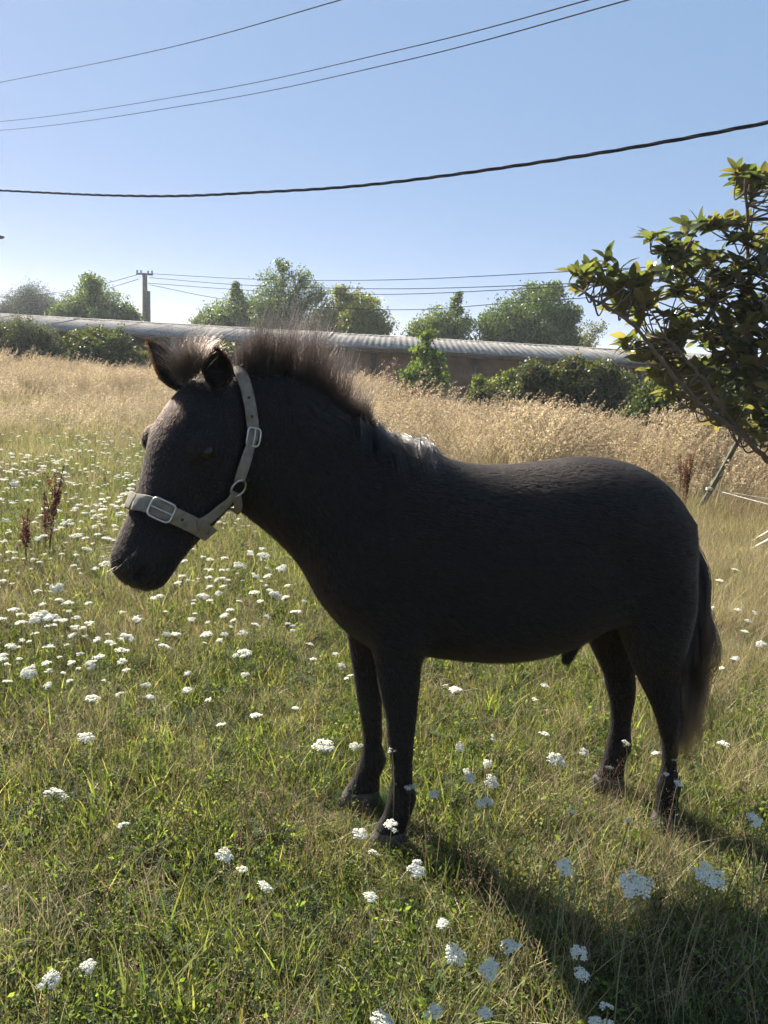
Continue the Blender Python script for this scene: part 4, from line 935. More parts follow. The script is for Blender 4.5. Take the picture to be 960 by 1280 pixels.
# ---- yarrow: every plant a thing of its own (stem with leaves, flower head)
def mat_floret():
    m, nt, out = new_mat('yarrow_floret'); L = nt.links.new
    at = N(nt, 'ShaderNodeAttribute', attribute_name='col'); b = N(nt, 'ShaderNodeBsdfPrincipled', Roughness=.75); b.inputs['Specular IOR Level'].default_value = .15
    L(at.outputs['Color'], b.inputs['Base Color']); tr = N(nt, 'ShaderNodeBsdfTranslucent'); L(at.outputs['Color'], tr.inputs[0])
    ms = N(nt, 'ShaderNodeMixShader', Fac=.30); L(b.outputs[0], ms.inputs[1]); L(tr.outputs[0], ms.inputs[2]); L(ms.outputs[0], out.inputs[0]); return m
m_floret = mat_floret(); m_stem = mat_leaf('yarrow_stem', trans=.15, rough=.7, spec=.2, obj_rand=.2)
def head_geo(mb, g, dens=1.0, R0=.5, nclust=9, simple=False):
    """flat-topped cluster of many small florets, unit diameter, apex at z 0"""
    C_ = [(0, 0)]
    while len(C_) < nclust:
        p = g.uniform(-1, 1, 2)
        if np.hypot(*p) < 1 and min(np.hypot(p[0] - q[0], p[1] - q[1]) for q in C_) > .42: C_.append(tuple(p))
        elif g.random() < .02: break
    st = []; pts_ = []
    for c in C_:
        c = arr(c) * (R0 - .12); zc = -.62 * (c @ c) + g.normal(0, .03); rc = g.uniform(.15, .20); k = int((5 if simple else 15) * dens)
        rr = rc * np.sqrt((np.arange(k) + .5) / k); aa = np.arange(k) * 2.4 + g.uniform(0, 6)
        pts_.append(np.stack([c[0] + rr * np.cos(aa), c[1] + rr * np.sin(aa), zc - rr ** 2 * 3.4 + g.normal(0, .012, k)], 1)); st.append((c, zc))
        if not simple: tube(mb, arr([(0, 0, -.55), (c[0] * .5, c[1] * .5, -.34 + zc * .5), (c[0], c[1], zc - .07)]), .014, 3, (.13, .15, .07), caps=False)
    P = np.concatenate(pts_)
    for p in P:
        r_ = g.uniform(.045, .062) * (1.7 if simple else 1); n_ = unit(arr((p[0] * .7, p[1] * .7, 1)) + g.normal(0, .22, 3)); e1 = unit(np.cross(n_, (.3, 1, .1))); e2 = np.cross(n_, e1)
        k = 5; a = np.arange(k * 2) * math.pi / k + g.uniform(0, 6); rad = np.where(np.arange(k * 2) % 2 == 0, r_, r_ * .62)
        if simple: a = a[::2]; rad = rad[::2]
        rim = p + np.outer(np.cos(a) * rad, e1) + np.outer(np.sin(a) * rad, e2) - n_ * r_ * .25; m_ = len(a)
        col = arr((.80, .80, .75)) * g.uniform(.86, 1.04)
        V = np.concatenate([rim, [p + n_ * r_ * .18]]); mb.add(V, np.array([(q, (q + 1) % m_, m_) for q in range(m_)])); cc = np.tile(col, (m_ + 1, 1)); cc[-1] = col * arr((.84, .78, .56)); mb.C[-1] = cc
g = np.random.default_rng(202)
heads = []
for k in range(7): mb = MB(); head_geo(mb, g, dens=1.0, nclust=int(g.integers(6, 12))); heads.append(mb.mesh('flower_head', m_floret))
stems = []
for k in range(5):                                          # unit height
    mb = MB(); t_ = np.linspace(0, 1, 8); a = g.uniform(0, 6.28); bend = g.uniform(.04, .16)
    P = np.stack([bend * np.cos(a) * t_ ** 2 + .012 * np.sin(t_ * 7), bend * np.sin(a) * t_ ** 2 + .012 * np.cos(t_ * 6) - .012, t_], 1)
    tube(mb, P, np.linspace(.0068, .0052, 8), 5, (.19, .21, .10), caps=False)
    for q in range(7):
        f = g.uniform(.12, .85); b_ = arr([np.interp(f, t_, P[:, d]) for d in range(3)]); a2 = g.uniform(0, 6.28); ln_ = g.uniform(.09, .20) * (1.1 - .6 * f)
        tt = np.linspace(0, 1, 8); sp = b_ + np.stack([np.cos(a2) * tt * ln_ * .8, np.sin(a2) * tt * ln_ * .8, tt * ln_ * .75 - tt ** 2 * ln_ * .35], 1)
        for s_ in (-1, 1):
            lat = arr((-np.sin(a2), np.cos(a2), .2)) * s_; wl = .028 * np.sin(np.clip(tt, .1, .97) * math.pi)
            V = np.stack([sp, sp + lat * wl[:, None] + arr((0, 0, .008)), sp + arr((np.cos(a2), np.sin(a2), .3)) * .010], 1).reshape(-1, 3); mb.add(V, np.arange(len(V)).reshape(-1, 3), (.10, .135, .055))
    mb2 = mb; stems.append((mb.mesh('stem', m_stem), P[-1]))
far_plants = []
for k in range(5):
    mb = MB(); tube(mb, arr([(0, 0, 0), (.02, .01, .6), (.0, .0, .93)]), .006, 3, (.15, .16, .075), caps=False); m2 = MB(); head_geo(m2, g, nclust=7, simple=True)
    n0 = mb.n; mb.add(np.concatenate(m2.V) * arr((.20, .20, .20)) + arr((0, 0, .99)), np.concatenate(m2.F3)); mb.C[-1] = np.concatenate(m2.C); far_plants.append(mb.mesh('yarrow', m_floret))
NAMED = {0: 'largest white yarrow head at the very bottom edge, left of the shaded grass', 1: 'small blue-white yarrow head just right of the largest bottom-edge one', 2: 'shaded yarrow head at the bottom edge, under the round white pair',
 3: 'round yarrow head below the bushy one in the sunny grass beside the shadow', 4: 'bushy double yarrow head left of the round one beside the shadow', 5: 'crisp white yarrow head on the edge of the dark shadow', 6: 'small yarrow bud-white head alone above the bushy double one',
 7: 'upper of two white yarrow heads standing inside the shadow', 8: 'lower, mottled one of two yarrow heads inside the shadow', 9: 'topmost of three tiny yarrow heads at the bottom of the shadow', 10: 'left of three tiny yarrow heads at the bottom of the shadow', 11: 'lowest of three tiny yarrow heads at the bottom edge of the shadow',
 12: 'wide bluish yarrow head on a tall stem above the shadow, middle of three', 13: 'widest bluish yarrow head on a tall stem, right-hand one of three above the shadow', 14: 'bluish yarrow head on a tall stem, left-hand one of three above the shadow', 15: 'bluish yarrow head just below the near front hoof',
 16: 'small bluish yarrow head lower left of the near front hoof', 17: 'white yarrow head left of the near front hoof', 18: 'white yarrow head alone in grass well left of the front hooves', 19: 'blue-white yarrow head with a tiny neighbour in the left grass', 20: 'tiny yarrow bud beside the blue-white head in the left grass',
 21: 'round yarrow head low in the left corner grass, higher of two', 22: 'round yarrow head nearest the left bottom corner, lower of two', 23: 'broad white yarrow head near the left edge level with the front hooves', 24: 'small round yarrow head alone right of the broad left-edge one',
 25: 'broad creamy yarrow head left of the far front leg', 26: 'yarrow head against the far front leg at knee height', 27: 'small yarrow head right of the near front knee', 28: 'tiny yarrow head further right of the near front knee', 29: 'yarrow head in front of the near front fetlock',
 30: 'shaded grey-blue yarrow head left of the far hind leg', 31: 'right of two grey-blue yarrow heads between front and hind legs', 32: 'left of two grey-blue yarrow heads between front and hind legs', 33: 'small cream yarrow head against the far hind cannon', 34: 'white yarrow head between the two hind legs',
 35: 'yarrow head behind the near hind hock by the tail', 36: 'yarrow head right of the near hind fetlock', 37: 'blue-white yarrow head at the right edge below the tail tip', 38: 'grey yarrow head beside the tip of the tail', 41: 'broad white yarrow head near the left edge, above the broad lower one'}
def zone(x, y):
    if y < 1.5: return 'small white yarrow in the near grass', 'yarrow in the near grass'
    if x > .9: return 'small white yarrow in the dry grass right of the tail', 'yarrow right of the tail'
    if x > -.05: return 'small white yarrow in the grass under the belly of the pony', 'yarrow under the belly'
    if y < 2.75: return 'white yarrow in the green grass below the muzzle of the pony', 'yarrow below the muzzle'
    if x < -.36 * y: return 'white yarrow in the crowded drift left of the muzzle', 'yarrow drift left of the muzzle'
    if y < 4.6: return 'white yarrow in the drift between muzzle and chest', 'yarrow between muzzle and chest'
    return 'small white yarrow far back in the flowery drift behind the head', 'yarrow behind the head'
gy_ = np.random.default_rng(303)
YL = []
def plant_yarrow(i, x, y, h, dm):
    lab, grp = zone(x, y)
    if i in NAMED: lab = NAMED[i]
    dm = min(dm * 1.02, .066) * gy_.uniform(.85, 1.1)
    r = empty('yarrow', (x, y, float(ground_z(x, y)) - .01), 0, label=lab, cat='yarrow', group=grp)
    if i not in NAMED: YL.append((r, grp, x, y, dm))
    me, top = stems[int(gy_.integers(0, 5))]; a = gy_.uniform(0, 6.28)
    s = bpy.data.objects.new('stem', me); hs = h - dm * .45; s.scale = (hs * .55, hs * .55, hs); s.rotation_euler = (0, 0, a); link(s, r)
    tp = Matrix.Rotation(a, 3, 'Z') @ Vector((top[0] * hs * .55, top[1] * hs * .55, hs))
    s.location = (-tp[0], -tp[1], 0)
    f = bpy.data.objects.new('flower_head', heads[int(gy_.integers(0, 7))]); f.location = (0, 0, h); f.scale = (dm, dm * gy_.uniform(.8, 1), dm)
    tilt = gy_.normal(.38, .10) if i in (3, 4, 7, 8, 11, 12, 13, 14, 15, 30, 31, 32, 37) else gy_.normal(.08, .2)
    f.rotation_euler = (Matrix.Rotation(tilt, 3, 'X') @ Matrix.Rotation(gy_.normal(0, .2), 3, 'Y') @ Matrix.Rotation(gy_.uniform(0, 6.28), 3, 'Z')).to_euler(); link(f, r)
for i, (x, y, h, dm) in enumerate(YARROW): plant_yarrow(i, x, y, h, dm)
# the drift on the left and a sprinkle elsewhere
spots = []
def ok(x, y): return all((x - a) ** 2 + (y - b) ** 2 > .0022 for a, b in spots)
while len(spots) < 150:
    y = gy_.uniform(2.3, 6.8); x = gy_.uniform(-.54 * y - .1, -.10 * y + .0)
    if vnoise(x + 7, y, .55) * (1.15 - .09 * abs(y - 4.0)) > .50 + .12 * gy_.random() and ok(x, y): spots.append((x, y))
while len(spots) < 168:
    y = gy_.uniform(1.5, 3.2); x = gy_.uniform(-.1, .5 * y)
    if ok(x, y): spots.append((x, y))
for k, (x, y) in enumerate(spots):
    d = gy_.uniform(.02, .046)
    if y < 4.4: plant_yarrow(-1, x, y, gy_.uniform(.17, .30), d)
    else:
        lab, grp = zone(x, y); o = bpy.data.objects.new('yarrow', far_plants[k % 5]); o.location = (x, y, float(ground_z(x, y)) - .01); s = gy_.uniform(.2, .3); o.scale = (s, s, s); o.rotation_euler = (0, 0, gy_.uniform(0, 6.28)); link(o, None, label=lab, cat='yarrow', group=grp)
ORD = ['leftmost', 'second from the left', 'third from the left', 'fourth from the left', 'fifth from the left', 'rightmost']
ROW = ['nearest', 'second nearest', 'third', 'fourth', 'fifth', 'sixth', 'seventh', 'eighth', 'ninth', 'farthest']
PLACE = {'yarrow in the near grass': 'in the near grass', 'yarrow right of the tail': 'right of the tail', 'yarrow under the belly': 'under the belly', 'yarrow below the muzzle': 'below the muzzle', 'yarrow between muzzle and chest': 'between muzzle and chest', 'yarrow drift left of the muzzle': 'left of the muzzle'}
for grp, place in PLACE.items():
    rows = sorted([t for t in YL if t[1] == grp], key=lambda t: t[3])
    for q in range(0, len(rows), 6):
        row = sorted(rows[q:q + 6], key=lambda t: t[2] / t[3])
        for k, t in enumerate(row):
            if q // 6 < len(ROW): t[0]['label'] = '%s %syarrow in the %s row %s' % (ORD[k] if k < len(row) - 1 or k == 0 else 'rightmost', 'tiny ' if t[4] < .03 else 'broad ' if t[4] > .058 else 'white ', ROW[q // 6], place)
# the rest of the drift, further off than one can count
LIBY = bpy.data.collections.new('far_yarrow_library')
for k, me in enumerate(far_plants): LIBY.objects.link(bpy.data.objects.new('far_yarrow_%d' % k, me))
n = 3000; y = gy_.uniform(2.4, 13, n); x = -.56 * y - .3 + gy_.random(n) * (.56 * y - .2)
k = (vnoise(x + 7, y, .6) + .3 * vnoise(x, y, 1.7)) * np.clip(1.25 - .05 * y, 0, 1) + gy_.normal(0, .16, n) > .60; x, y = x[k], y[k]; n = len(x); s = gy_.uniform(.10, .22, n)
scatter('yarrow_drift', np.stack([x, y, ground_z(x, y) - .01, gy_.integers(0, 5, n), s, gy_.uniform(0, 6.28, n), s], 1), LIBY, kind='stuff', label='countless small white yarrow heads receding into the meadow')

# ---- dock: red-brown seeding stalks
m_dock = mat_leaf('dock_seed', trans=.25, rough=.8, spec=.15, tint=(1.2, .9, .7), obj_rand=.2)
def dock(x, y, h, label, n=3, col=((.10, .035, .025), (.14, .055, .035), (.08, .03, .025)), group=None, seed=1, lean=0.0):
    g = np.random.default_rng(seed); r = empty('dock_plant', (x, y, float(ground_z(x, y)) - .01), 0, label=label, cat='dock', group=group)
    for q in range(n):
        mb = MB(); a = g.uniform(0, 6.28); hh = h * g.uniform(.6, 1) if q else h; t_ = np.linspace(0, 1, 8); le = g.uniform(.02, .16)
        b0 = g.normal(0, .03, 2) if q else (0, 0)
        P = np.stack([b0[0] + (le * np.cos(a) + lean) * hh * t_ ** 1.5, b0[1] + le * np.sin(a) * hh * t_ ** 1.5, hh * t_], 1); tube(mb, P, np.linspace(.004, .002, 8), 5, (.12, .06, .04))
        o = obj('stalk', mb.mesh('stalk', m_dock), r); mb = MB(); m_ = int(260 * hh)
        f = g.uniform(.35, 1.0, m_); c = np.stack([np.interp(f, t_, P[:, d]) for d in range(3)], 1); lump = .5 + .5 * np.abs(np.sin(f * 23)); quads(mb, g, c + g.normal(0, .012, (m_, 3)) * (lump * (1.15 - .6 * f))[:, None], .013, arr(col), .7)
        for b_ in range(4):
            f0 = g.uniform(.4, .75); p0 = arr([np.interp(f0, t_, P[:, d]) for d in range(3)]); a2 = g.uniform(0, 6.28); L2 = hh * g.uniform(.15, .3); tt = np.linspace(0, 1, 6)
            Q = p0 + np.stack([np.cos(a2) * .35 * L2 * tt, np.sin(a2) * .35 * L2 * tt, L2 * tt], 1); tube(mb, Q, .0015, 4, (.12, .06, .04), caps=False); k2 = int(40 + 150 * L2); f = g.uniform(.1, 1, k2)
            quads(mb, g, np.stack([np.interp(f, tt, Q[:, d]) for d in range(3)], 1) + g.normal(0, .008, (k2, 3)), .012, arr(col), .7)
        obj('seed_head', mb.mesh('seed_head', m_dock), o, kind='stuff')
dock(-1.89, 4.22, .56, 'tall red-brown dock stalk rising from the yarrow left of the muzzle', n=3, seed=3, lean=.12)
dock(-1.92, 4.0, .36, 'shorter dark dock stalk beside the tall red-brown one', n=2, seed=4)
for k, (x, y, h, ll) in enumerate([(.05, 11.6, .9, 'left of the row'), (.25, 11.9, .95, 'tallest of its row'), (.50, 11.7, .85, 'right of the row'), (.78, 12.2, .75, 'lowest of its row')]):
    dock(x, y, h, 'dark red dock in straw grass behind the withers, ' + ll, n=4, col=((.16, .075, .06), (.20, .10, .08), (.13, .06, .05)), group='docks in the tall grass behind the withers', seed=20 + k, lean=.15)
dock(2.66, 6.75, .62, 'withered brown dock stalks at the foot of the leaning stake', n=5, col=((.12, .06, .035), (.16, .085, .05)), seed=9)

# ================================================================ the long shed
def mat_sheet():
    m = mat_simple('fibre_cement', (.30, .285, .265), rough=.95, var=.30, scale=2.2, bump=.35, bscale=90, col2=(.165, .15, .13), spec=.03, detail=12); return m
m_sheet = mat_sheet()
m_wall = mat_simple('earth_render', (.235, .155, .10), rough=.95, var=.4, scale=1.6, bump=.5, bscale=25, col2=(.13, .085, .055), spec=.1, detail=9)
m_wood = mat_simple('weathered_wood', (.13, .10, .075), rough=.9, var=.45, scale=9, bump=.4, bscale=70, spec=.15)
m_dark = mat_simple('shed_inside', (.03, .027, .024), rough=.95, var=.2, spec=.05)
EAVE_Y, EAVE_Z, RIDGE_Y, RIDGE_Z = 21.7, 1.44, 24.9, 1.845
SX0, SX1 = -24.0, 17.0
shed = empty('shed', ((SX0 + SX1) / 2, 23.3, 0), 0, label='long low shed with an earth-coloured wall and a pale corrugated roof', cat='shed')
SO = arr(shed.location)
mb = MB(); box(mb, arr((SX0 + .2, 22.02, -.3)) - SO, arr((SX1 - .2, 22.10, 1.40)) - SO); box(mb, arr((SX0 + .2, 26.9, -.3)) - SO, arr((SX1 - .2, 27.0, 1.30)) - SO)
box(mb, arr((SX0 + .2, 22.1, -.3)) - SO, arr((SX0 + .3, 26.9, 1.3)) - SO); box(mb, arr((SX1 - .3, 22.1, -.3)) - SO, arr((SX1 - .2, 26.9, 1.3)) - SO); wall_o = obj('wall', mb.mesh('wall', m_wall), shed)
gs = np.random.default_rng(404)
x = SX0 + .3
while x < SX1 - 1:                                          # rendered bays of the wall, each a little different, with posts between
    w_ = gs.uniform(2.0, 2.9); mb = MB(); n_ = 9
    xs = np.linspace(x, min(x + w_, SX1 - .3), n_); zs = np.linspace(-.2, 1.36, 6); XX, ZZ = np.meshgrid(xs, zs); YY = 21.985 + gs.normal(0, .008, XX.shape)
    i = np.arange(5)[:, None] * n_; j = np.arange(n_ - 1)[None]; mb.add(np.stack([XX, YY, ZZ], -1).reshape(-1, 3) - SO, np.stack([i + j, i + j + 1, i + n_ + j + 1, i + n_ + j], -1).reshape(-1, 4))
    obj('wall_bay', mb.mesh('wall_bay', [m_wall, m_wood, m_wall][int(gs.integers(0, 3))]), wall_o)
    mb = MB(); t = min(x + w_, SX1 - .3); box(mb, arr((t + .01, 21.90, -.3)) - SO, arr((t + .15, 22.015, 1.40)) - SO); obj('post', mb.mesh('post', m_wood), shed); x = t + .16
# corrugated sheets: two courses, each sheet a piece of its own
def sheet_mesh(w, l, th=.007, pitch=.177, amp=.007):
    n_ = int(w / pitch) * 8 + 1; xs = np.linspace(0, w, n_); z = amp * np.cos(xs / pitch * 2 * math.pi)
    V = np.concatenate([np.stack([xs, np.full(n_, yy), z + dz], 1) for dz in (0, -th) for yy in (0, l)]); k = np.arange(n_ - 1)
    F = np.concatenate([np.stack([k, k + 1, n_ + k + 1, n_ + k], 1), np.stack([2 * n_ + k, 3 * n_ + k, 3 * n_ + k + 1, 2 * n_ + k + 1], 1), np.stack([2 * n_ + k, 2 * n_ + k + 1, k + 1, k], 1)])
    return mesh_np('roof_sheet', V, F, [m_sheet], smooth=False)
sl = math.hypot(RIDGE_Y - EAVE_Y, RIDGE_Z - EAVE_Z); pitch_a = math.atan2(RIDGE_Z - EAVE_Z, RIDGE_Y - EAVE_Y)
roof = empty('roof', (0, 0, 0)); roof.parent = shed
sm = sheet_mesh(1.062, sl + .06); nsh = int((SX1 - SX0) / 1.0)
for side in (0, 1):
    for c in range(1):
        for k in range(nsh):
            o = bpy.data.objects.new('roof_sheet', sm); xx = SX0 + k * 1.0 + gs.normal(0, .006)
            t0 = c * (sl / 2) - (.0 if c == 0 else .08); up = .006 * c + .004 * (k % 2)
            if side == 0: p = (xx, EAVE_Y + t0 * math.cos(pitch_a), EAVE_Z + t0 * math.sin(pitch_a) + up + gs.normal(0, .004)); o.rotation_euler = (pitch_a + gs.normal(0, .002), 0, gs.normal(0, .003))
            else: p = (xx + 1.06, 2 * RIDGE_Y - EAVE_Y - t0 * math.cos(pitch_a), EAVE_Z + t0 * math.sin(pitch_a) + up); o.rotation_euler = (pitch_a, 0, math.pi)
            o.location = arr(p) - SO; link(o, roof)
mb = MB()
for k in range(nsh):
    rc = MB(); a_ = np.linspace(-1.2, 1.2, 7); xs = SX0 + k * 1.0; V = np.concatenate([np.stack([np.full(7, xx), RIDGE_Y + .17 * np.sin(a_), RIDGE_Z + .022 - .16 * np.abs(.17 * np.sin(a_)) + .003 * (k % 2)], 1) for xx in (xs, xs + 1.03)]) - SO
    j = np.arange(6); rc.add(V, np.stack([j, j + 1, j + 8, j + 7], 1)); obj('ridge_cap', rc.mesh('ridge_cap', m_sheet), roof)
mb = MB(); box(mb, arr((SX0 + .1, EAVE_Y + .03, EAVE_Z - .14)) - SO, arr((SX1 - .1, EAVE_Y + .08, EAVE_Z - .035)) - SO); obj('eave_board', mb.mesh('eave_board', m_wood), shed)
# a second, slightly higher roof just behind its right-hand end
annex = empty('outbuilding', (9.6, 29.5, 0), 0, label='second pale roof showing just above the right end of the long shed', cat='outbuilding')
mb = MB(); box(mb, (-3.6, -1.8, -.3), (3.6, 1.8, 1.75)); obj('wall', mb.mesh('wall', m_wall), annex)
roof2 = empty('roof', (0, 0, 0)); roof2.parent = annex; sm2 = sheet_mesh(1.062, 2.15)
for side in (0, 1):
    for k in range(8):
        o = bpy.data.objects.new('roof_sheet', sm2); o.location = (-4.0 + k * 1.0, -2.1, 1.74 + .006 * (k % 2)) if side == 0 else (-4.0 + k * 1.0 + 1.06, 2.1, 1.74 + .006 * (k % 2)); o.rotation_euler = (.10, 0, 0 if side == 0 else math.pi); link(o, roof2)

# ================================================================ trees and bushes behind
m_bark = mat_simple('bark', (.12, .09, .065), rough=.95, var=.4, scale=14, bump=.6, bscale=50, spec=.1)
m_foliage = mat_leaf('foliage', trans=.42, rough=.5, spec=.35, tint=(1.25, 1.15, .5), obj_rand=0.0)
def ray_blob(g, n):
    d = unit(g.normal(0, 1, (n, 3))); return d * (g.random(n) ** .42)[:, None]
def grow_tree(name, label, cat, blobs, col, leaf, dens=1.0, seed=1, group=None, trunk=True, gaps=.35, aspect=.6, base=None, twig=.012, trunk_r=None, skirt=False):
    """trunk from the ground, a limb to every mass of the crown, twigs within it, leaves round the twigs"""
    g = np.random.default_rng(seed); B = arr(blobs); bx = float(np.average(B[:, 0], weights=B[:, 3])); by = float(np.average(B[:, 1], weights=B[:, 3]))
    if base is not None: bx, by = base
    r = empty(name, (bx, by, 0), 0, label=label, cat=cat, group=group); top = B[:, 2].max(); O_ = arr((bx, by, 0))
    tb = MB(); crown = MB()
    zt = max(.15, B[:, 2].min() * .55)
    tr_ = trunk_r or max(.02, .028 * top)
    tp = arr([(0, 0, -.1), (g.normal(0, .03), g.normal(0, .03), zt * .5), (g.normal(0, .05), g.normal(0, .05), zt)])
    if trunk: tube(tb, catmull(tp, 4), np.linspace(tr_, tr_ * .7, 9), 8)
    if skirt:                                              # the crown goes on down to the shed roof and below
        B = np.concatenate([B, [(x + g.normal(0, .3), y + g.normal(0, .4), z_, R_ * g.uniform(.9, 1.2)) for x, y, z, R_ in B if z > 2.0 and R_ > .4 for z_ in (g.uniform(1.9, 2.4), .5 * (z + 2.0))]])
    for x, y, z, R_ in B:
        c = arr((x, y, z)) - O_; st = tp[-1] + (g.normal(0, .05, 3) if trunk else arr((g.normal(0, .3), g.normal(0, .1), -zt)))
        mid = .5 * (st + c) + arr((0, 0, .12 * np.linalg.norm(c - st))) + g.normal(0, .06 * np.linalg.norm(c - st) + .01, 3); L_ = catmull([st, mid, c], 5)
        tube(tb, L_, np.linspace(tr_ * .5, tr_ * .14, len(L_)), 5, caps=False)
        nt_ = max(5, int(14 * dens * (R_ / .8) ** .7)); e = c + ray_blob(g, nt_) * R_ * g.uniform(.85, 1.45, (nt_, 1)) * arr((1.12, 1.0, 1.0))
        for q in e:
            s0 = L_[int(g.integers(len(L_) // 2, len(L_)))]; m_ = .5 * (s0 + q) + g.normal(0, .08 * R_, 3); T_ = catmull([s0, m_, q], 3); tube(tb, T_, np.linspace(max(twig * .8, tr_ * .12), twig * .35, len(T_)), 3, caps=False)
            k = int(g.integers(18, 44) * dens); f = g.uniform(.35, 1.08, k); P = np.stack([np.interp(f, np.linspace(0, 1, len(T_)), T_[:, d]) for d in range(3)], 1) + g.normal(0, R_ * .13 + leaf * .6, (k, 3)) * arr((1, 1, .75))
            quads(crown, g, P, leaf, arr(col) * g.uniform(.75, 1.25), aspect)
        k = int(1500 * dens * min(1.6, (R_ / leaf / 8) ** 1.2)); P = c + ray_blob(g, k) * R_ * arr((1.1, 1, 1.05)) + g.normal(0, R_ * .10, (k, 3)); w = vnoise(P[:, 0] * 3 + P[:, 1] * 2, P[:, 2] * 3 + P[:, 1], max(R_ * .9, .2)) > gaps + .12 * g.random(k)
        if w.any(): quads(crown, g, P[w], leaf, col, aspect)
    obj('trunk' if trunk else 'stem', tb.mesh('trunk', m_bark, True), r); obj('crown', crown.mesh('crown', m_foliage), r, kind='stuff')
    return r
DG = [(.070, .115, .036), (.090, .135, .042), (.055, .090, .032)]
MG = [(.105, .165, .045), (.135, .190, .055), (.085, .135, .042)]
YG = [(.165, .20, .040), (.195, .22, .048), (.130, .170, .040)]
GG = [(.085, .105, .060), (.105, .120, .075), (.065, .085, .045)]
BR = [(.045, .070, .024), (.060, .088, .028), (.085, .110, .038), (.10, .075, .04)]
LG = [(.110, .170, .040), (.135, .190, .050), (.085, .140, .034)]
TG = 'trees beyond the shed'
grow_tree('conifer', 'dark rounded conifer behind the left end of the shed roof', 'tree', CROWN_CONIFER, [(.026, .042, .024), (.034, .052, .028)], .16, 2.0, 1, TG, skirt=True, aspect=.25, gaps=.15)
grow_tree('broadleaf_tree', 'round green tree between the dark conifer and the utility pole', 'tree', CROWN_ROUND, MG, .13, 1.3, 2, TG, skirt=True)
grow_tree('broadleaf_tree', 'low bushy tree with one thin upright shoot, right of the utility pole', 'tree', CROWN_LOW, MG, .13, 1.3, 3, TG, skirt=True)
grow_tree('broadleaf_tree', 'tallest airy tree with sky showing through, above the mane of the pony', 'tree', CROWN_AIRY, DG + MG, .12, .9, 4, TG, skirt=True, gaps=.5)
grow_tree('broadleaf_tree', 'yellow-green leafy tree right of the tall airy one', 'tree', CROWN_YELLOW, YG, .12, 1.3, 5, TG, skirt=True)
grow_tree('broadleaf_tree', 'small green tree topped by a single slender spire', 'tree', CROWN_SPIRE, MG, .11, 1.2, 6, TG, skirt=True)
grow_tree('broadleaf_tree', 'broad dark green tree standing left of the magnolia', 'tree', CROWN_DARK, DG + MG[:1], .12, 1.5, 7, TG, skirt=True, gaps=.25)
grow_tree('broadleaf_tree', 'thin pale sapling crown between the dark tree and the magnolia', 'tree', CROWN_PALE, YG + GG, .10, .6, 8, TG, skirt=True, gaps=.5)
BG = 'bushes along the shed wall'
grow_tree('bush', 'grey-green bush at the left end of the shed wall', 'bush', BUSH_GREY, GG, .055, 2.2, 11, BG, trunk=False, aspect=.35)
grow_tree('bush', 'bramble with bright leaf tips between the grey bush and the ear of the pony', 'bush', BUSH_BRAMBLE_A, BR + LG[:1], .065, 2.2, 12, BG, trunk=False, aspect=.75)
grow_tree('bush', 'dark bramble against the shed wall behind the forelock of the pony', 'bush', BUSH_BRAMBLE_B, BR, .065, 2.0, 13, BG, trunk=False, aspect=.75)
grow_tree('bush', 'wide bramble climbing the shed wall above the back of the pony', 'bush', BUSH_BRAMBLE_C, BR, .06, 2.2, 14, BG, trunk=False, aspect=.75)
grow_tree('bush', 'dense dark bramble beside and left of the magnolia stems', 'bush', BUSH_BRAMBLE_D, BR[:3], .06, 2.2, 15, BG, trunk=False, aspect=.75)
grow_tree('bush', 'darkest bramble, half hidden behind the magnolia', 'bush', BUSH_BRAMBLE_E, BR[:2], .06, 2.0, 16, BG, trunk=False, aspect=.75)
grow_tree('bush', 'small yellowish bush at the foot of the shed, left of the wide bramble', 'bush', BUSH_YELLOW, YG + BR[:1], .06, 1.2, 17, BG, trunk=False, aspect=.7)
grow_tree('young_tree', 'bright green young tree growing against the shed and over its eave', 'tree', SAPLING, LG, .10, .9, 18, None, aspect=.6, trunk_r=.03)
wx, wy = -.22, 18.9
dry = empty('dry_weed', (wx, wy, 0), 0, label='dry pinkish weed standing left of the bright young tree', cat='weed')
g = np.random.default_rng(77); mb = MB(); m2 = MB()
for q in range(9):
    a = g.uniform(0, 6.28); h_ = g.uniform(.7, 1.25); t_ = np.linspace(0, 1, 6); P = np.stack([np.cos(a) * .25 * h_ * t_, np.sin(a) * .2 * h_ * t_, h_ * t_], 1); tube(mb, P, .006, 4, (.2, .13, .1), caps=False)
    f = g.uniform(.4, 1, 70); quads(m2, g, np.stack([np.interp(f, t_, P[:, d]) for d in range(3)], 1) + g.normal(0, .05, (70, 3)), .035, [(.30, .20, .17), (.24, .15, .13)], .6)
obj('stem', mb.mesh('stem', m_straw), dry); obj('seed_head', m2.mesh('seed_head', m_straw), dry, kind='stuff')

# ================================================================ utility pole, wires, street lamp
m_conc = mat_simple('pole_concrete', (.23, .21, .19), rough=.9, var=.3, scale=6, bump=.3, bscale=60)
m_cable = mat_simple('cable_black', (.02, .02, .022), rough=.95, var=.2, scale=20, spec=.05)
m_metal = mat_simple('grey_metal', (.22, .23, .24), rough=.5, metal=.6, var=.2)
m_ins = mat_simple('insulator', (.10, .08, .07), rough=.25, var=.2)
pole = empty('utility_pole', (-14.25, 45, 0), 0, label='concrete utility pole with a short crossarm behind the shed', cat='utility pole')
mb = MB(); tube(mb, arr([(0, 0, -.3), (0, 0, 5.0)]), arr([.20, .145]), 4); obj('shaft', mb.mesh('shaft', m_conc), pole)
mb = MB(); tube(mb, arr([(.25, 0, -.3), (.23, 0, 4.05)]), arr([.12, .085]), 8); obj('brace_post', mb.mesh('brace_post', m_conc), pole)
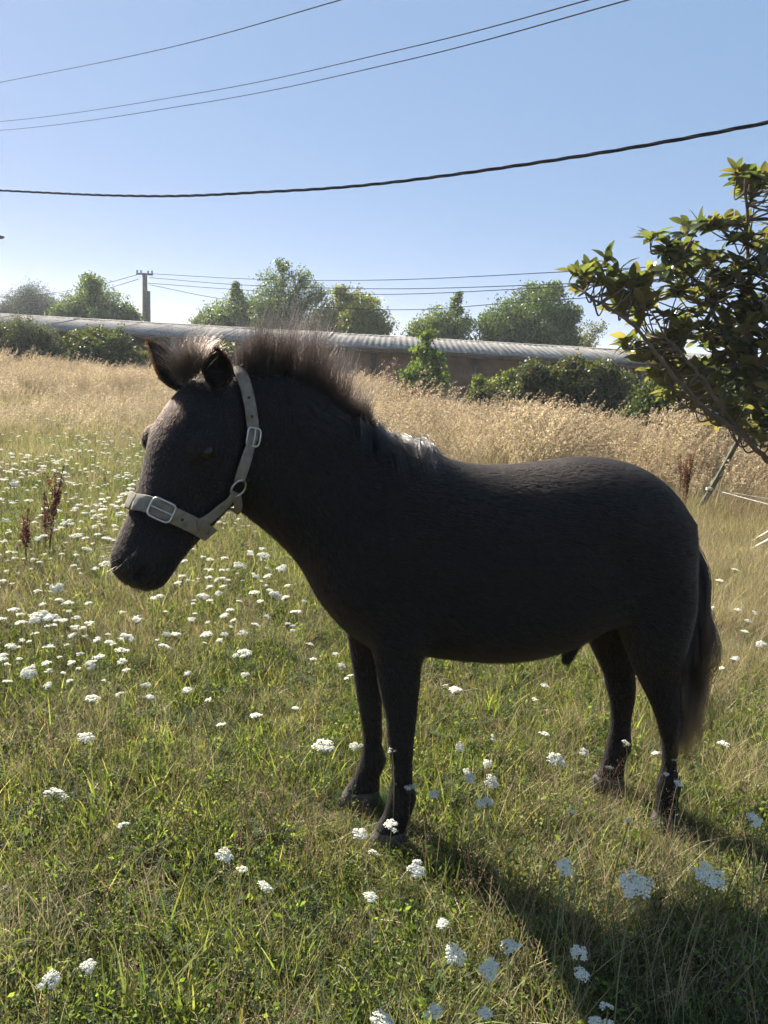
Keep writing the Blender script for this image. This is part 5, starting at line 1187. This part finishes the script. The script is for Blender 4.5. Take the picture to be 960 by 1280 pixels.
mb = MB(); box(mb, (-.46, -.06, 4.92), (.46, .06, 5.02)); arm = obj('crossarm', mb.mesh('crossarm', m_metal), pole)
for xx in (-.42, -.2, .2, .42):
    mb = MB(); P = arr([(xx, 0, 5.02), (xx, 0, 5.08), (xx, 0, 5.12), (xx, 0, 5.18)]); tube(mb, P, [.03, .05, .05, .025], 8); obj('insulator', mb.mesh('insulator', m_ins), arm)
def cable(name, pts_, rad, label, group=None, twist=False, mat=None):
    P = catmull(pts_, 14); o0 = P[len(P) // 2].copy(); P = P - o0
    if not twist:
        mb = MB(); tube(mb, P, rad, 6); o = obj(name, mb.mesh(name, mat or m_cable, True), None, label=label, cat='cable', group=group); o.location = o0; return
    r = empty(name, o0, 0, label=label, cat='cable', group=group); Q = catmull(pts_, 160) - o0; T, N1, B1 = frame_along(Q); s = np.concatenate([[0], np.cumsum(np.linalg.norm(np.diff(Q, axis=0), axis=1))])
    for k in range(3):
        a = s / .16 + k * 2.094; mb = MB(); tube(mb, Q + (N1 * np.cos(a)[:, None] + B1 * np.sin(a)[:, None]) * rad, rad * .95, 5); obj('strand', mb.mesh('strand', m_cable, True), r)
OG = 'thin wires high across the sky'
cable('power_line', WIRE_A, .009, 'uppermost thin wire cutting the upper left of the sky', OG)
cable('power_line', WIRE_B, .009, 'upper of two close thin wires slanting across the sky', OG)
cable('power_line', WIRE_C, .009, 'lower of two close thin wires slanting across the sky', OG)
cable('overhead_cable', CABLE, .0105, 'thick twisted black cable sagging across the middle of the sky', twist=True)
FG = 'wires at the utility pole'
for nm, ll in ((FAR_A, 'highest thin wire running right from the utility pole'), (FAR_B, 'second wire from the top running right from the utility pole'), (FAR_C, 'third wire from the top running right from the utility pole'), (FAR_D, 'lowest sagging wire running right from the utility pole'),
               (FAR_E, 'upper wire running left from the utility pole over the round tree'), (FAR_F, 'lower wire running left from the utility pole over the round tree')):
    cable('power_line', nm, .014, ll, FG)
lamp = empty('street_lamp', (-15.75, 30, 0), 0, label='dark street lamp head poking in at the left edge of the sky', cat='street lamp')
mb = MB(); tube(mb, arr([(0, 0, -.2), (0, 0, 3.0), (0, 0, 4.6)]), [.07, .055, .045], 10); obj('pole', mb.mesh('pole', m_metal, True), lamp)
mb = MB(); tube(mb, catmull([(0, 0, 4.55), (.12, 0, 4.72), (.45, 0, 4.77)], 5), .028, 8); obj('arm', mb.mesh('arm', m_metal, True), lamp)
mb = MB(); V, F4, F3 = loft([(xx, 0, 4.765, 0, 0, 1, h_ * .8, h_, w_, 0, 1, 0) for xx, h_, w_ in ((.40, .02, .03), (.46, .05, .08), (.62, .085, .12), (.82, .08, .12), (.97, .045, .08), (1.0, .01, .02))], n=16); mb.add(V, F4); mb.F3.append(F3); obj('lamp_head', mb.mesh('lamp_head', m_dark, True), lamp)

# ================================================================ the magnolia, its stake and rope
m_mag = mat_leaf('magnolia_leaf', trans=.54, rough=.24, spec=.7, tint=(1.5, 1.5, .62), back=(.17, .145, .07), obj_rand=.35)
def mag_leaf(g, i):
    n_ = 7; t = np.linspace(0, 1, n_); w = .215 * np.sin(np.clip(t, .03, .985) ** .92 * math.pi) ** .62; z = -.22 * t ** 2 * (1 + .3 * i); fold = .16 + .05 * i; L_ = np.stack([np.zeros(n_), t, z], 1)
    wav = .02 * np.sin(t * 9 + i)
    V = np.concatenate([L_ + np.stack([-w, np.zeros(n_), w * fold + wav], 1), L_, L_ + np.stack([w, np.zeros(n_), w * fold - wav], 1)]); k = np.arange(n_ - 1)
    F = np.concatenate([np.stack([k, n_ + k, n_ + k + 1, k + 1], 1), np.stack([n_ + k, 2 * n_ + k, 2 * n_ + k + 1, n_ + k + 1], 1)]); return V, F
g = np.random.default_rng(606)
mag_cols = [(.082, .105, .046), (.108, .128, .054), (.140, .145, .062), (.062, .085, .040), (.160, .140, .072)]
mag_geo = [mag_leaf(g, i) for i in range(4)]
mag_mesh = [mesh_np('leaf', mag_geo[i % 4][0], mag_geo[i % 4][1], [m_mag], np.tile(arr(mag_cols[i % 5]), (len(mag_geo[i % 4][0]), 1)), smooth=True) for i in range(20)]
MB_O = arr((3.62, 6.15, 0))
mag = empty('magnolia', MB_O, 0, label='leaning magnolia with large glossy leaves at the right edge', cat='tree')
W = lambda *p: arr(p) - MB_O
trunk_p = catmull([W(3.62, 6.15, -.1), W(3.50, 6.08, .12), W(3.30, 5.98, .34), W(3.1, 5.9, .5)], 4)
stem_pts = [[W(3.1, 5.9, .5), W(2.75, 5.75, .72), W(2.45, 5.7, .98), W(2.25, 5.75, 1.25), W(2.0, 5.85, 1.5)],
            [W(2.62, 5.72, .84), W(2.30, 5.62, .98), W(2.02, 5.6, 1.22), W(1.72, 5.7, 1.55), W(1.38, 5.85, 1.78)],
            [W(3.2, 5.95, .42), W(2.95, 6.0, .85), W(2.62, 6.05, 1.35), W(2.3, 6.0, 1.85), W(1.95, 5.95, 2.12)],
            [W(3.3, 5.98, .34), W(3.15, 6.1, .9), W(2.85, 6.15, 1.5), W(2.6, 6.0, 2.1), W(2.42, 5.85, 2.62)],
            [W(3.4, 6.0, .24), W(3.5, 6.2, .9), W(3.3, 6.3, 1.6), W(3.0, 6.3, 2.2), W(2.85, 6.2, 2.75)],
            [W(2.9, 5.82, .62), W(2.75, 5.5, .95), W(2.6, 5.35, 1.35), W(2.45, 5.3, 1.75)],
            [W(3.45, 6.05, .3), W(3.8, 5.9, .9), W(3.9, 5.9, 1.6), W(3.8, 6.0, 2.3)]]
mb = MB(); tube(mb, trunk_p, np.linspace(.050, .032, len(trunk_p)), 10); obj('trunk', mb.mesh('trunk', m_bark, True), mag)
skel = [trunk_p[-3:]]
for k, s_ in enumerate(stem_pts):
    P = catmull(s_, 6); P[1:] += g.normal(0, .006, P[1:].shape); mb = MB(); tube(mb, P, np.linspace(.024, .009, len(P)), 8); obj('branch', mb.mesh('branch', m_bark, True), mag); skel.append(P[4:])
SK = np.concatenate(skel)
whorls = []
for bx, by, bz, R_ in MAGNOLIA:
    for k in range(max(3, int(205 * R_ ** 1.75))): whorls.append(arr((bx, by, bz)) + ray_blob(g, 1)[0] * R_ - MB_O)
whorls = arr(whorls); twigs = MB(); leaf_list = []
for q in whorls:
    d = np.linalg.norm(SK - q, axis=1) + 1.2 * np.clip(SK[:, 2] - q[2] + .05, 0, 1); s0 = SK[int(np.argmin(d + g.random(len(d)) * .12))]; m_ = .55 * s0 + .45 * q + arr((0, 0, -.05)) + g.normal(0, .035, 3)
    T_ = catmull([s0, m_, q], 5); tube(twigs, T_, np.linspace(.0085, .0038, len(T_)), 5, caps=False); ax = unit(unit(T_[-1] - T_[-2]) + arr((0, 0, .9)))
    e1 = unit(np.cross(ax, (.3, .9, .1))); e2 = np.cross(ax, e1); k = int(g.integers(6, 11)); a0 = g.uniform(0, 6.28)
    for i in range(k):
        a = a0 + i * 2.4; el = g.uniform(.05, 1.05); dr = unit((e1 * math.cos(a) + e2 * math.sin(a)) * math.cos(el) + ax * math.sin(el)); nn = unit(ax - dr * np.dot(ax, dr) + g.normal(0, .25, 3)); nn = unit(nn - dr * np.dot(nn, dr)); sd = np.cross(dr, nn)
        leaf_list.append((q - ax * .004 * i, np.stack([sd, dr, nn], 1), g.uniform(.085, .155), int(g.integers(0, 20))))
obj('twig', twigs.mesh('twig', m_bark, True), mag, kind='stuff')
# the leaves that show largest are pieces of their own, the others are joined
eye = arr((0, 0, EYE)) - MB_O
order = sorted(range(len(leaf_list)), key=lambda i: -leaf_list[i][2] / np.linalg.norm(leaf_list[i][0] - eye) * (1.0 if (leaf_list[i][0] + MB_O)[0] < .53 * (leaf_list[i][0] + MB_O)[1] else .3))
rest = MB()
for n_, i in enumerate(order):
    p, M3, s, k = leaf_list[i]
    if n_ < 300:
        o = bpy.data.objects.new('leaf', mag_mesh[k]); M4 = Matrix(M3.tolist()).to_4x4(); o.matrix_world = Matrix.Translation(Vector(p)) @ M4 @ Matrix.Scale(s, 4); link(o, mag)
    else: V, F = mag_geo[k % 4]; rest.add(V * s @ M3.T + p, F, arr(mag_cols[k % 5]) * g.uniform(.75, 1.25))
obj('foliage', rest.mesh('foliage', m_mag, True), mag, kind='stuff')
m_stake = mat_simple('stake_wood', (.10, .105, .075), rough=.85, var=.4, scale=18, bump=.4, bscale=80)
st0 = arr((2.84, 6.89, 0)); st1 = arr((3.10, 6.72, .84)); stake = empty('stake', st0, 0, label='dark leaning wooden stake propping the magnolia', cat='stake')
mb = MB(); tube(mb, catmull([(-.03, .02, -.1), (st1 - st0) * .5 + arr((.008, 0, 0)), st1 - st0 + arr((.02, 0, .06))], 5), np.linspace(.026, .021, 11), 8); obj('pole', mb.mesh('pole', m_stake, True), stake)
mb = MB(); a = np.linspace(0, 6.28 * 2, 26); c = (st1 - st0) * .27; tube(mb, np.stack([c[0] + .03 * np.cos(a), c[1] + .03 * np.sin(a), c[2] + a * .0022], 1), .006, 6)
m_rope = mat_simple('white_cord', (.62, .58, .50), rough=.8, var=.2, scale=80); obj('tie', mb.mesh('tie', m_rope, True), stake)
p0 = st0 + c + arr((.03, -.03, .01))
for e_, ll in (((3.75, 5.6, .22), 'lower white cord running right from the tie on the leaning stake'), ((3.95, 6.2, .27), 'upper white cord running right from the tie on the leaning stake')):
    e_ = arr(e_); P = catmull([p0, .5 * (p0 + e_) - arr((0, 0, .03)), e_], 6); mb = MB(); tube(mb, P - p0, .0045, 6); o = obj('cord', mb.mesh('cord', m_rope, True), None, label=ll, cat='cord', group='cords tied to the stake'); o.location = p0
m_white = mat_simple('bleached_stick', (.70, .67, .60), rough=.7, var=.25, scale=30)
for (a_, b_), ll in ((((2.78, 5.70, .01), (3.06, 5.35, .42)), 'upper of two bleached white sticks at the right edge'), (((2.62, 5.40, .01), (2.98, 5.15, .38)), 'lower of two bleached white sticks at the right edge')):
    a_, b_ = arr(a_), arr(b_); mb = MB(); tube(mb, catmull([(0, 0, 0), (b_ - a_) * .5 + arr((.01, 0, .01)), b_ - a_], 4), np.linspace(.011, .008, 9), 8); o = obj('stick', mb.mesh('stick', m_white, True), None, label=ll, cat='stick', group='bleached sticks by the magnolia'); o.location = a_

# ================================================================ thin haze volume, added for lens glare and paler far trees
def build_haze():
    m, nt, out = new_mat('glare_haze')
    v = N(nt, 'ShaderNodeVolumePrincipled'); v.inputs['Color'].default_value = (.90, .95, 1.0, 1); v.inputs['Density'].default_value = HAZE; v.inputs['Anisotropy'].default_value = .2
    nt.links.new(v.outputs[0], out.inputs['Volume'])
    mb = MB(); box(mb, (-430, -90, -1.2), (430, 430, 12.0)); obj('haze', mb.mesh('haze', m), kind='stuff', label='thin even haze added for lens glare and paler far trees')
HAZE = .0009
build_haze()
